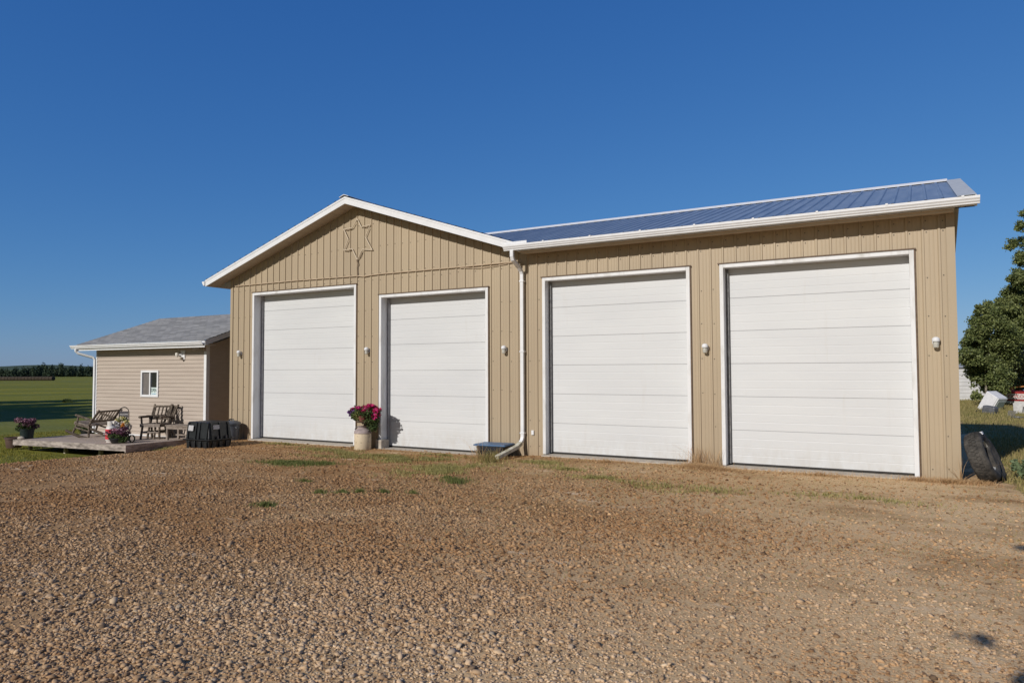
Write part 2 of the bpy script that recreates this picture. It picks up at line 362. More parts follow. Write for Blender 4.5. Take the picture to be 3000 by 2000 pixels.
def rib_profile(x0, x1):
    xs = {x0: 0.0, x1: 0.0}
    k0 = int(math.floor(x0/SP))-1
    for k in range(k0, int(x1/SP)+2):
        c = k*SP
        for dx, d in ((-.030, 0), (-.013, .021), (.013, .021), (.019, 0)): 
            if x0 < c+dx < x1: xs[c+dx] = d
        for mc in (.085, .145):
            for dx, d in ((-.010, 0), (-.004, .0035), (.004, .0035), (.010, 0)):
                if x0 < c+mc+dx < x1: xs[c+mc+dx] = d
    return xs
def ribbed_wall():
    xs = rib_profile(XL, XR)
    for d in DOORS:
        for e in (d['l']+.03, d['r']-.03):
            ks = sorted(xs); import bisect
            i = bisect.bisect(ks, e); a, b = ks[i-1], ks[i]
            xs[e] = xs[a]+(xs[b]-xs[a])*(e-a)/(b-a)
    xs.setdefault(4.08, 0.0); xs.setdefault(8.95, 0.0)
    ks = sorted(xs); mb = MB()
    for a, b in zip(ks[:-1], ks[1:]):
        mid = (a+b)/2; zb = -.3
        for d in DOORS:
            if d['l']+.02 < mid < d['r']-.02: zb = d['t']-.03
        mb.add([(a, -xs[a], zb), (b, -xs[b], zb), (b, -xs[b], walltop(b)), (a, -xs[a], walltop(a))], [(0, 1, 2, 3)])
    return mb
part('front_wall', ribbed_wall(), tan_metal, barn, fix=False)
# plain back and side walls, and the dark inside behind the doors
mb = MB()
mb.box(XL, XL+.03, .002, 10, -.5, 4.27); part('side_wall', mb, tan_metal, barn)
mb = MB()
mb.prism([(.002, -.5), (8.2, -.5), (8.2, 4.3), (4.1, 5.45), (.002, 4.25)], XR-.03, XR-.001, 'x'); part('side_wall', mb, tan_metal, barn)
mb = MB()
mb.box(XL+.03, 8.9, 9.97, 10, -.5, 4.27); mb.box(8.9, XR-.031, 8.17, 8.2, -.5, 4.3); part('back_wall', mb, tan_metal, barn)
# corner trims
mb = MB(); mb.box(XL-.006, XL+.09, -.024, -.0185, -.3, 4.27); mb.box(XL-.008, XL-.0061, -.024, .1, -.3, 4.25); part('corner_trim', mb, tan_metal, barn)
mb = MB(); mb.box(XR-.11, XR+.006, -.024, -.0185, -.3, 4.185); mb.box(XR+.0061, XR+.008, -.024, .1, -.3, 4.185); part('corner_trim', mb, tan_metal, barn)
# screws
mb = MB()
for zrow in (.12, .66, 1.28, 1.92, 2.56, 3.2, 3.93, 4.10, 4.75, 5.3):
    for k in range(-2, 73):
        x = k*SP+.047+random.uniform(-.006, .006); z = zrow+random.uniform(-.015, .015)
        if z > walltop(x)-.04 or any(d['l']-.03 < x < d['r']+.03 and z < d['t']+.03 for d in DOORS): continue
        if random.random() < .12: continue
        mb.box(x-.008, x+.008, -.008, -.0005, z-.007, z+.007)
tagp(part('wall_screws', mb, M('screw_grey', (.09, .08, .065)), barn, fix=False), kind='stuff')

def overhead_door(d):
    l, r, t, b, rec = d['l'], d['r'], d['t'], d['b'], d['rec']
    zc = [b]+d['lines']+[t-.05]
    root = MB()
    # door frame is the parent part: outer white casing, jambs and header
    T = .07
    fr = MB()
    fr.box(l, l+T, -.034, rec-.02, b-.02, t); fr.box(r-T, r, -.034, rec-.02, b-.02, t)
    fr.box(l+T, r-T, -.034, rec-.02, t-T, t-.0005)
    f = part('overhead_door', fr, white_dirty, barn, bevel=.006)
    tm = M('track_mid', (.14, .14, .145), (.25, .25, .25), scale=12) if rec < .22 else M('track_grey', (.3, .3, .32), (.42, .42, .44), scale=9)
    part('track', MB().box(l+T+.0005, l+T+.05, rec-.06, rec-.022, b, t-T-.001), tm, f)
    fl = MB(); fl.box(l-.03, r+.03, -.046, -.0195, t+.0005, t+.022); fl.box(r+.0005, r+.022, -.03, -.0195, b, t-.001)
    part('flashing', fl, brown_flash, f)
    for z0, z1 in zip(zc[:-1], zc[1:]):
        n = 4; pz = [(rec+.005, z0+.001), (rec, z0+.007)]; h = z1-z0
        for i in range(1, n):
            c = z0+h*i/n
            pz += [(rec, c-.012), (rec+.003, c-.004), (rec+.003, c+.002), (rec, c+.005)]
        pz += [(rec, z1-.006), (rec+.006, z1-.002), (rec+.045, z1-.002), (rec+.045, z0+.001)]
        mbp = MB().prism(pz, l+T-.02, r-T+.02, 'x')
        part('door_panel', mbp, door_white, f, fix=True)
    sl_ = MB(); sl_.box(l+T, r-T, rec-.006, rec+.03, b-.028, b+.012); part('bottom_seal', sl_, M('seal_rubber', (.03, .028, .026)), f)
    bk = MB(); bk.box(l+T-.02, r-T+.02, rec+.03, rec+.0449, t-.052, t+.3); part('header', bk, white_dirty, f)
    st = MB(); st.prism([(-.03, b-.35), (-.16, b-.35), (-.15, b-.035), (-.03, b-.028)], l+.02, r-.02, 'x'); st.box(l+.02, r-.02, -.03, rec+.1, b-.35, b-.029)
    part('sill', st, concrete, f, bevel=.01)
    return f
for d in DOORS: overhead_door(d)
part('concrete_footing', MB().box(4.80, 4.985, -.10, .2, -.3, .075), concrete, barn, bevel=.015)

# roofs
RY, RZ, EY, EZ = 4.1, 5.64, -.42, 4.345
def zm(y): return EZ+(RZ-EZ)/(RY-EY)*(y-EY)
GTOP = 5.965
def zg(x): return GTOP-.329*abs(x-4.08)
def xv(y): return 4.08+(GTOP-zm(y))/.329       # valley
def main_roof():
    mb = MB(); x1 = 16.93; xs = [5.0]
    k = int(5.0/SP)
    prof = []
    while True:
        k += 1; c = k*SP+.05
        if c > x1-.05: break
        prof += [(c-.032, 0), (c-.014, .022), (c+.014, .022), (c+.032, 0)]
    prof = [(4.95, 0)]+prof+[(x1, 0)]
    def ylow(x):           # start of the roof at this x: the eave, or the valley of the gable
        if x >= 8.92: return EY
        return EY+(GTOP-.329*(x-4.08)-EZ)*(RY-EY)/(RZ-EZ)
    V = []; Fc = []
    for x, h in prof:
        y0 = min(ylow(x), RY-.01); V += [(x, y0, zm(y0)+h), (x, RY, RZ+h), (x, 8.65, 4.34+h)]
    for i in range(len(prof)-1):
        a = 3*i; Fc += [(a, a+3, a+4, a+1), (a+1, a+4, a+5, a+2)]
    mb.add(V, Fc); return mb
part('main_roof', main_roof(), blue_roof, barn, fix=False)
def gable_roof(side):
    mb = MB(); y0, y1 = -.43, 10.3
    if side < 0:
        prof = []; x = 4.08
        k = 0
        while x-.2286*k > -1.05:
            c = 4.0-.2286*k; k += 1
            prof += [(c+.03, 0), (c+.012, .02), (c-.012, .02), (c-.03, 0)]
        prof = [(4.08, 0)]+[p for p in prof if p[0] > -1.12]+[(-1.13, 0)]
        V = []; Fc = []
        for x, h in prof: V += [(x, y0, zg(x)+h), (x, y1, zg(x)+h)]
        for i in range(len(prof)-1): a = 2*i; Fc.append((a, a+1, a+3, a+2))
        mb.add(V, Fc)
    else:
        V = []; Fc = []; prof = [(4.08, 0)]; k = 0
        while True:
            c = 4.16+.2286*k; k += 1
            if c > 8.9: break
            prof += [(c-.03, 0), (c-.012, .02), (c+.012, .02), (c+.03, 0)]
        prof.append((9.0, 0))
        for x, h in prof:
            yy = min(max(EY+(GTOP-.329*(x-4.08)-EZ)*(RY-EY)/(RZ-EZ), y0), RY)+.05 if x > 5.0 else y1
            V += [(x, y0, zg(x)+h), (x, max(yy, y0+.02), zg(x)+h)]
        for i in range(len(prof)-1): a = 2*i; Fc.append((a, a+2, a+3, a+1))
        mb.add(V, Fc)
    return mb
part('gable_roof', gable_roof(-1), blue_roof, barn, fix=False)
part('gable_roof', gable_roof(1), blue_roof, barn, fix=False)
rc = MB(); rc.prism([(3.93, 5.955), (4.08, 6.01), (4.23, 5.955), (4.23, 5.945), (4.08, 5.995), (3.93, 5.945)], -.46, 10.3, 'y')
part('ridge_cap', rc, white_trim, barn)
rc = MB(); rc.prism([(RY-.16, zm(RY-.16)+.026), (RY, RZ+.06), (RY+.16, zm(RY-.16)+.026), (RY+.16, zm(RY-.16)+.02), (RY, RZ+.05), (RY-.16, zm(RY-.16)+.02)], 5.15, 16.72, 'x')
part('ridge_cap', rc, white_trim, barn)
# rake trim at the right end
rt = MB()
rt.add([(16.70, EY-.01, EZ+.028), (16.955, EY-.01, EZ+.028), (16.955, RY, RZ+.03), (16.70, RY, RZ+.03), (16.70, EY-.01, EZ+.024), (16.955, EY-.01, EZ+.024), (16.955, RY, RZ+.026), (16.70, RY, RZ+.026),
        (16.955, 8.66, 4.37), (16.70, 8.66, 4.37)],
       [(0, 1, 2, 3), (4, 7, 6, 5), (0, 4, 5, 1), (1, 5, 6, 2), (0, 3, 7, 4), (3, 2, 8, 9)])
part('rake_trim', rt, galv, barn, fix=False)
rf = MB()
rf.add([(16.957, EY, EZ+.02), (16.957, RY, RZ+.02), (16.957, 8.66, 4.36), (16.957, 8.66, 4.2), (16.957, RY, RZ-.14), (16.957, EY, EZ-.155),
        (16.935, EY, EZ+.02), (16.935, RY, RZ+.02), (16.935, 8.66, 4.36), (16.935, 8.66, 4.2), (16.935, RY, RZ-.14), (16.935, EY, EZ-.155)],
       [(0, 1, 4, 5), (1, 2, 3, 4), (6, 11, 10, 7), (7, 10, 9, 8), (0, 5, 11, 6), (5, 4, 10, 11), (4, 3, 9, 10)])
part('rake_fascia', rf, white_trim, barn)
rs_ = MB(); rs_.add([(XR+.01, EY+.03, 4.19), (16.934, EY+.03, 4.19), (16.934, RY, RZ-.135), (XR+.01, RY, RZ-.135), (XR+.01, 8.6, 4.205), (16.934, 8.6, 4.205)], [(0, 3, 2, 1), (3, 4, 5, 2)])
part('rake_soffit', rs_, tan_soffit, barn, fix=False)
# eave fascia, soffit, gutter
part('fascia', MB().box(8.95, 16.934, -.418, -.402, 4.205, 4.335), white_trim, barn)
part('soffit_trim', MB().box(8.95, 16.66, -.345, -.33, 4.150, 4.189), tan_soffit, barn)
sf = MB(); x = 8.90
while x < XR-.01:
    x2 = min(x+.305, XR); sf.box(x, x2-.006, -.4015, -.002, 4.190, 4.200); x = x2
part('soffit', sf, tan_soffit, barn, fix=False)
GP = [(-.4185, 4.338), (-.4185, 4.222), (-.470, 4.216), (-.478, 4.222), (-.480, 4.238), (-.500, 4.258), (-.503, 4.274), (-.522, 4.300), (-.524, 4.336), (-.514, 4.338), (-.512, 4.304), (-.494, 4.276), (-.470, 4.236), (-.426, 4.232), (-.426, 4.338)]
g_ = MB().prism(GP, 8.615, 16.985, 'x')
gut = part('gutter', g_, white_trim, barn)
ec = MB(); PL = [(-.4185, 4.338), (-.4185, 4.222), (-.470, 4.216), (-.480, 4.238), (-.503, 4.266), (-.524, 4.30), (-.524, 4.338)]
part('end_cap', ec.prism(PL, 16.985, 16.99, 'x'), white_trim, gut); part('end_cap', MB().prism(PL, 8.608, 8.615, 'x'), white_trim, gut)
x = 9.56
while x < 16.9:
    part('gutter_strap', MB().prism([(-.53, 4.325), (-.53, 4.352), (-.36, 4.385), (-.36, 4.375), (-.526, 4.342), (-.526, 4.325)], x-.018, x+.018, 'x'), white_trim, gut); x += 1.03
part('fascia', MB().box(8.615, 9.13, -.4285, -.419, 4.339, 4.41), white_trim, barn, bevel=.003)
# gable barge boards and soffits
def barge(s):
    xe = -1.10 if s < 0 else 8.945
    zt = lambda x: 5.955-.329*abs(x-4.08)
    zb = lambda x: 5.790-.329*abs(x-4.08)
    return MB().prism([(4.08, zb(4.08)), (4.08, zt(4.08)), (xe, zt(xe)), (xe, zb(xe))], -.418, -.396, 'y')
def barge_lip(s):
    xe = -1.112 if s < 0 else 8.96
    zt = lambda x: 5.962-.329*abs(x-4.08)
    return MB().prism([(4.08, zt(4.08)-.045), (4.08, zt(4.08)), (xe, zt(xe)), (xe, zt(xe)-.045)], -.427, -.4185, 'y')
for s_ in (-1, 1):
    bb = part('barge_board', barge(s_), white_trim, barn); part('drip_edge', barge_lip(s_), white_trim, bb)
def gsoffit(s):
    mb = MB(); n = 17
    xe = -.56 if s < 0 else 8.9
    for i in range(n):
        a = 4.08+(xe-4.08)*i/n; b_ = 4.08+(xe-4.08)*(i+.975)/n
        za, zb_ = 5.793-.329*abs(a-4.08), 5.793-.329*abs(b_-4.08)
        vs = [(a, -.396, za), (b_, -.396, zb_), (b_, -.002, zb_), (a, -.002, za)]
        vs += [(p[0], p[1], p[2]+.01) for p in vs]
        mb.add(vs, [(0, 1, 2, 3), (4, 7, 6, 5), (0, 4, 5, 1), (1, 5, 6, 2), (2, 6, 7, 3), (3, 7, 4, 0)])
    return mb
part('gable_soffit', gsoffit(-1), M('soffit_vented', (.40, .34, .28), (.50, .44, .37), scale=30, rough=.7), barn)
part('gable_soffit', gsoffit(1), MATS['soffit_vented'], barn)
ev = MB(); ev.add([(-.56, -.396, 4.266), (-1.085, -.396, 4.094), (-1.085, 10.2, 4.094), (-.56, 10.2, 4.266)], [(0, 1, 2, 3)])
ev = MB(); ev.prism([(-1.085, 4.096), (-.56, 4.268), (-.56, 4.276), (-1.085, 4.104)], -.396, -.004, 'y')
ev.box(-1.085, XL-.009, .0, 10.2, 4.098, 4.106)
part('eave_soffit', ev, MATS['soffit_vented'], barn)
part('eave_closure', MB().prism([(-1.08, 4.107), (XL-.01, 4.107), (XL-.01, 4.265)], -.003, .003, 'y'), M('closure_grey', (.45, .44, .43)), barn)
part('eave_fascia', MB().box(-1.11, -1.09, -.395, 10.2, 4.088, 4.235), white_trim, barn)
part('gutter', MB().prism([(-1.111, 4.225), (-1.111, 4.115), (-1.165, 4.108), (-1.178, 4.14), (-1.215, 4.19), (-1.217, 4.225)], -.44, 10.2, 'y'), white_trim, barn)

# downspout at the joint of the two roofs
def rect_pipe(pts, w, h):
    mb = MB(); pts = [Vector(p) for p in pts]; vs = []
    for i, p in enumerate(pts):
        d = (pts[min(i+1, len(pts)-1)]-pts[max(i-1, 0)]).normalized()
        a = Vector((1, 0, 0)) if abs(d.x) < .6 else Vector((0, 1, 0))
        a = (a-d*a.dot(d)).normalized(); b_ = d.cross(a).normalized()
        for sx, sy in ((-1, -1), (1, -1), (1, 1), (-1, 1)): vs.append(p+a*sx*w/2+b_*sy*h/2)
    fs = [(i*4+j, i*4+(j+1) % 4, (i+1)*4+(j+1) % 4, (i+1)*4+j) for i in range(len(pts)-1) for j in range(4)]
    fs += [(3, 2, 1, 0), tuple((len(pts)-1)*4+j for j in range(4))]
    return mb.add(vs, fs)
ds = part('downspout', rect_pipe([(8.80, -.462, 4.22), (8.80, -.462, 4.10), (8.802, -.43, 4.03), (8.812, -.20, 3.90), (8.818, -.11, 3.83), (8.822, -.075, 3.76), (8.822, -.073, .32), (8.818, -.10, .24), (8.81, -.17, .185)], .076, .06), white_trim, barn, bevel=.006)
part('downspout_extension', rect_pipe([(8.815, -.15, .19), (8.80, -.30, .12), (8.705, -.95, -.035)], .10, .075), M('extension_dirty', (.30, .28, .19), (.58, .56, .50), scale=9, rough=.7, sharp=(.3, .6)), barn, bevel=.006)
for z in (.38, 2.1, 3.6): part('strap', MB().box(8.770, 8.874, -.112, -.0195, z, z+.03), white_trim, ds)
part('outlet_cover', MB().box(9.005, 9.062, -.035, -.004, .36, .455), white_trim, barn, bevel=.004)

# ------------------------------------------------------------------ wall lamps, rope star, cable
def make_lamp():
    t = thing('wall_lamp', 'x', 'lamp', (0, 0, 0))
    part('mounting_plate', MB().lathe([(.052, 0), (.052, .012), (.04, .02)], 20, mat=Matrix.Rotation(rad(90), 4, 'X')), white_trim, t, smooth=True)
    hood = []
    for i in range(8): a = i/7*math.pi/2; hood.append((.056*math.cos(a)+.001, .045*math.sin(a)))
    cap = MB().lathe([(.056, -.028)]+hood, 20, c=(0, -.075, .045)); cap.tube([(0, -.008, .03), (0, -.075, .05)], .034, 12)
    part('hood', cap, white_trim, t, smooth=True)
    jp = [(.040, .02), (.043, -.02), (.043, -.06), (.040, -.078), (.028, -.088), (.004, -.09)]
    jar = MB().lathe(jp, 20, c=(0, -.075, 0))
    part('glass_jar', jar, jar_glass, t, smooth=True)
    part('bulb', MB().lathe([(.012, .03), (.022, -.005), (.024, -.03), (.016, -.05), (.003, -.056)], 14, c=(0, -.075, 0)), M('bulb_white', (.8, .78, .72)), t, smooth=True)
    return t
lamp0 = make_lamp()
for i, (x, z, lab) in enumerate([(16.371, 2.135, 'white jelly jar wall lamp right of the last white door'), (12.695, 2.11, 'jelly jar wall lamp between the two doors under the blue roof'),
        (8.365, 2.165, 'jelly jar wall lamp between the second door and the downspout'), (4.492, 2.205, 'jelly jar wall lamp above the red flowers between two doors'), (-.104, 2.205, 'jelly jar wall lamp by the barn corner next to the shed')]):
    l_ = lamp0 if i == 0 else copy_tree(lamp0)
    tagp(l_, lab, 'lamp', 'jelly jar lamps along the barn wall'); l_.location = (x, -.002, z)
star_pts = [(4.146, 5.478), (4.278, 5.262), (4.566, 5.28), (4.41, 5.001), (4.629, 4.661), (4.315, 4.70), (4.152, 4.46), (3.983, 4.744), (3.706, 4.728), (3.854, 4.992), (3.702, 5.26), (3.984, 5.268)]
star = thing('star_decoration', 'beige rope light shaped as a six pointed star on the gable', 'star ornament', (4.15, 0, 5.0))
rope_m = M('rope_light', (.56, .47, .36), (.66, .57, .45), scale=20, rough=.5)
mb = MB(); n = len(star_pts)
for i in range(n):
    a, b_ = star_pts[i], star_pts[(i+1) % n]; mb.tube([(a[0]-4.15, -.045, a[1]-5), (b_[0]-4.15, -.045, b_[1]-5)], .0105, 8)
part('rope_light', mb, rope_m, star, smooth=True)
for i in (1, 3, 5, 7, 10):
    mb = MB()
    a, b_ = star_pts[i], star_pts[(i+1) % n]; m_ = ((a[0]+b_[0])/2-4.15+.02, (a[1]+b_[1])/2-5-.035)
    mb.tube([(a[0]-4.15, -.04, a[1]-5), (m_[0], -.04, m_[1]), (b_[0]-4.15, -.04, b_[1]-5)], .007, 6)
    part('wire', mb, M('wire_brown', (.30, .23, .16)), star)
mb = MB().tube([(0, -.04, -.54), (.01, -.04, -.62), (-.01, -.035, -.72), (-.005, -.034, -.97)], .012, 6); mb.tube([(-.015, -.05, -.53), (.02, -.05, -.66)], .016, 6)
part('lead', mb, MATS['wire_brown'], star)
cable = MB()
cp = [(-.345, 4.085), (1.974, 4.085), (3.911, 4.060), (4.179, 4.055), (4.35, 4.028), (4.55, 4.045), (4.833, 4.054), (7.35, 4.045), (8.294, 4.049), (8.66, 4.05)]
cable.tube([(x, -.032, z) for x, z in cp], .013, 6)
cable.tube([(x, -.030, z-dz) for x, z, dz in [(7.2, 4.045, .02), (7.7, 4.045, .06), (8.15, 4.045, .045), (8.66, 4.05, .0)]], .007, 6)
cb = part('light_cable', cable, M('cable_tan', (.42, .32, .22), (.52, .41, .30), scale=8), None, smooth=True)
tagp(cb, 'tan light cable strung across the barn wall under the gable', 'cable')
coil = MB()
for k in range(3):
    coil.tube([(8.70+.055*math.cos(a)+.01*k, -.05-.012*k, 3.98+.07*math.sin(a)) for a in np.linspace(0, 2*math.pi, 14)], .008, 6)
part('coil', coil, MATS['wire_brown'], cb)

# ------------------------------------------------------------------ the shed
SY, SXL, SXR, SZB, SZT = .5, -7.874, -2.233, -.29, 2.52
shed = thing('shed', 'beige vinyl sided shed with grey shingle roof beside the tan barn', 'shed', (-5, 2, -.4))
def P0(name, mb, mat, **k):
    mb.v = [(x+5, y-2, z+.4) for x, y, z in mb.v]; return part(name, mb, mat, shed, **k)
def lap(x0, x1, y, skip=None):
    mb = MB(); z = SZB; c = .1185
    while z < SZT-.001:
        z1 = min(z+c, SZT); segs = [(x0, x1)]
        dep = lambda q: y-.024+.021*(q-z)/c
        rows = [(z, z1, segs)]
        if skip and z1 > skip[2] and z < skip[3]:
            za, zb = max(z, skip[2]), min(z1, skip[3]); hole = [(x0, skip[0]), (skip[1], x1)]
            rows = [(z, za, segs), (za, zb, hole), (zb, z1, segs)]
        for p0, p1, sg_ in rows:
            if p1-p0 < 1e-4: continue
            for a, b_ in sg_: mb.add([(a, dep(p0), p0), (b_, dep(p0), p0), (b_, dep(p1), p1), (a, dep(p1), p1), (a, y-.0005, p0), (b_, y-.0005, p0)], [(0, 1, 2, 3), (0, 4, 5, 1)])
        z = z1
    return mb
P0('front_wall', lap(SXL, SXR, SY, (-5.36, -4.50, .945, 1.745)), vinyl, fix=False)
mb = MB(); z = SZB
while z < 3.4:
    ya = SY; yb = 5.6
    mb.add([(SXR+.013, ya, z), (SXR+.013, yb, z), (SXR+.003, yb, z+.1185), (SXR+.003, ya, z+.1185), (SXR+.0005, ya, z), (SXR+.0005, yb, z)], [(0, 1, 2, 3), (0, 4, 5, 1)]); z += .1185
    if z > 2.3: break
for k in range(12):
    z = SZB+.1185*(22+k); ya = SY+max(0, (z-2.45)/.356)-.1; yb = 5.5-max(0, (z-2.45)/.356)
    if yb > ya: mb.add([(SXR+.013, ya, z), (SXR+.013, yb, z), (SXR+.003, yb, z+.1185), (SXR+.003, ya, z+.1185)], [(0, 1, 2, 3)])
P0('side_wall', mb, vinyl, fix=False)
P0('side_wall', MB().box(SXL, SXL+.02, SY+.002, 5.6, SZB, 2.5), vinyl)
P0('back_wall', MB().box(SXL+.02, SXR, 5.58, 5.6, SZB, 2.5), vinyl)
P0('corner_trim', MB().box(SXR-.085, SXR+.02, SY-.024, SY-.0135, SZB-.02, SZT), white_trim)
P0('corner_trim', MB().box(SXR+.0135, SXR+.026, SY-.0239, SY+.09, SZB-.02, SZT), white_trim)
P0('corner_trim', MB().box(SXL-.02, SXL+.03, SY-.024, SY-.0135, SZB-.02, SZT), white_trim)
P0('base_trim', MB().box(SXL+.03, SXR-.085, SY-.024, SY-.0135, SZB-.045, SZB+.02), white_trim)
P0('foundation', MB().box(SXL+.05, SXR-.02, SY+.01, 5.57, -.8, SZB-.002), concrete)
# roof
def shingle_mat():
    m = bpy.data.materials.new('grey_shingles'); m.use_nodes = True; t = m.node_tree; N = t.nodes; L = t.links; b = N['Principled BSDF']
    b.inputs['Roughness'].default_value = .9
    geo = N.new('ShaderNodeNewGeometry'); sep = N.new('ShaderNodeSeparateXYZ'); L.new(geo.outputs['Position'], sep.inputs[0])
    cmb = N.new('ShaderNodeCombineXYZ'); L.new(sep.outputs[0], cmb.inputs[0]); L.new(sep.outputs[1], cmb.inputs[1])
    br = N.new('ShaderNodeTexBrick'); br.inputs['Scale'].default_value = 1; br.inputs['Brick Width'].default_value = .34; br.inputs['Row Height'].default_value = .135
    br.inputs['Mortar Size'].default_value = .006; br.inputs['Color1'].default_value = (.19, .193, .20, 1); br.inputs['Color2'].default_value = (.30, .303, .31, 1); br.inputs['Mortar'].default_value = (.10, .095, .10, 1)
    br.offset = .37; br.offset_frequency = 2; L.new(cmb.outputs[0], br.inputs['Vector'])
    nz = N.new('ShaderNodeTexNoise'); nz.inputs['Scale'].default_value = 9; nz.inputs['Detail'].default_value = 6; L.new(geo.outputs['Position'], nz.inputs['Vector'])
    mr = N.new('ShaderNodeMapRange'); mr.inputs[3].default_value = .85; mr.inputs[4].default_value = 1.15; L.new(nz.outputs[0], mr.inputs[0])
    mx = N.new('ShaderNodeMix'); mx.data_type = 'RGBA'; mx.blend_type = 'MULTIPLY'; mx.inputs[0].default_value = 1
    L.new(br.outputs[0], mx.inputs[6]); L.new(mr.outputs[0], mx.inputs[7]); L.new(mx.outputs[2], b.inputs['Base Color'])
    return m
shingle = shingle_mat()
RXL, RXR = -8.37, -1.77
def sroof(a, front=True):
    """courses of shingles, each a thin step over the one below"""
    mb = MB(); y = .08; rows = 22; dy = (3.05-.08)/rows
    for i in range(rows):
        for side in (1, -1):
            ya, yb = .08+dy*i, .08+dy*(i+1)
            za, zb = 2.62+.356*(ya-.08), 2.62+.356*(yb-.08)
            if side < 0: ya, yb = 6.1-ya, 6.1-yb
            mb.add([(RXL, ya, za+.014), (RXR, ya, za+.014), (RXR, yb, zb+.004), (RXL, yb, zb+.004), (RXL, ya, za-.004), (RXR, ya, za-.004)], [(0, 1, 2, 3), (0, 4, 5, 1)])
    return mb
P0('roof', sroof(0), shingle, fix=False)
P0('ridge_shingles', MB().prism([(2.90, 3.625), (3.05, 3.69), (3.20, 3.625), (3.05, 3.675)], RXL, RXR, 'x'), shingle)
P0('eave_fascia', MB().box(RXL+.02, RXR-.02, .10, .12, 2.425, 2.612), white_trim)
P0('eave_fascia', MB().box(RXL+.02, RXR-.02, 5.98, 6.0, 2.475, 2.612), white_trim)
def srake(x0, x1):
    return MB().prism([(.10, 2.475), (.10, 2.618), (3.05, 3.66), (6.0, 2.618), (6.0, 2.475), (3.05, 3.50)], x0, x1, 'x')
P0('rake_board', srake(RXR-.019, RXR), white_trim); P0('rake_board', srake(RXL, RXL+.019), white_trim)
P0('soffit', MB().box(RXL+.02, RXR-.02, .121, SY-.014, 2.480, 2.490), M('soffit_white', (.62, .6, .57)))
sr = MB(); sr.add([(SXR+.014, .5, 2.56), (RXR-.02, .5, 2.56), (RXR-.02, 3.05, 3.52), (SXR+.014, 3.05, 3.52), (RXR-.02, 5.6, 2.56), (SXR+.014, 5.6, 2.56)], [(0, 3, 2, 1), (3, 5, 4, 2)])
sr.add([(SXL, .5, 2.56), (RXL+.02, .5, 2.56), (RXL+.02, 3.05, 3.52), (SXL, 3.05, 3.52)], [(0, 1, 2, 3)])
P0('rake_soffit', sr, MATS['soffit_white'], fix=False)
sg = MB().prism([(.099, 2.60), (.099, 2.495), (.045, 2.49), (.035, 2.515), (.012, 2.535), (.008, 2.56), (-.012, 2.575), (-.014, 2.603), (-.004, 2.603), (.0, 2.58), (.045, 2.51), (.09, 2.51), (.09, 2.60)], -8.62, -1.80, 'x')
P0('gutter', sg, white_trim)
dsn = rect_pipe([(-8.33, .045, 2.50), (-8.33, .045, 2.42), (-8.28, .09, 2.34), (-8.02, .44, 2.20), (-7.955, .47, 2.13), (-7.95, .47, -.30)], .085, .065)
P0('downspout', dsn, white_trim, bevel=.005)
# window: frame, panes; the open sign hangs in it
wf = MB(); wx0, wx1, wz0, wz1 = -5.381, -4.48, .925, 1.764
for a in ((wx0, wx0+.07, wz0, wz1), (wx1-.07, wx1, wz0, wz1), (wx0+.07, wx1-.07, wz1-.07, wz1), (wx0+.07, wx1-.07, wz0, wz0+.07)):
    wf.box(a[0], a[1], SY-.045, SY+.05, a[2], a[3])
wfo = P0('window', wf, white_trim, bevel=.005)
def inwin(name, mb, mat, **k):
    mb.v = [(x+5, y-2, z+.4) for x, y, z in mb.v]; return part(name, mb, mat, wfo, **k)
inwin('sash', MB().box(-4.955, -4.90, SY-.03, SY+.049, wz0+.0701, wz1-.0701), white_trim)
inwin('pane', MB().box(wx0+.071, -4.956, SY+.012, SY+.018, wz0+.071, wz1-.071), glass)
inwin('pane', MB().box(-4.899, wx1-.071, SY+.012, SY+.018, wz0+.071, wz1-.071), glass)
bl = MB()
for i in range(7): bl.box(-5.30+.055*i, -5.30+.055*i+.045, SY+.004, SY+.0085, wz0+.075, wz1-.075)
inwin('blind', bl, M('blind_grey', (.17, .155, .145), (.22, .2, .19), scale=8))
def text_mesh(name, body, size, mat, parent, loc, rot, extr=.0015):
    cu = bpy.data.curves.new(name, 'FONT'); cu.body = body; cu.size = size; cu.extrude = extr; cu.align_x = 'CENTER'; cu.align_y = 'CENTER'
    tmp = bpy.data.objects.new('tmp', cu); COL.objects.link(tmp)
    dg = bpy.context.evaluated_depsgraph_get(); me = bpy.data.meshes.new_from_object(tmp.evaluated_get(dg)); me.name = name
    bpy.data.objects.remove(tmp); me.materials.clear()
    o = link_mesh(name, me, mat, parent); o.location = loc; o.rotation_euler = rot; return o
sign = thing('open_sign', 'small OPEN sign standing in the shed window', 'sign', (-4.735, SY-.004, 1.12))
part('board', MB().box(-.145, .145, 0, .008, -.13, .105), M('sign_white', (.62, .72, .70)), sign)
text_mesh('lettering', 'OPEN', .155, M('sign_green', (.01, .05, .04)), sign, (0, -.003, .01), (rad(90), 0, 0)).scale = (.72, 1, 1)
part('strip', MB().box(-.12, .12, -.003, -.0005, -.115, -.075), M('sign_blue', (.10, .22, .36), (.6, .7, .7), scale=40), sign)
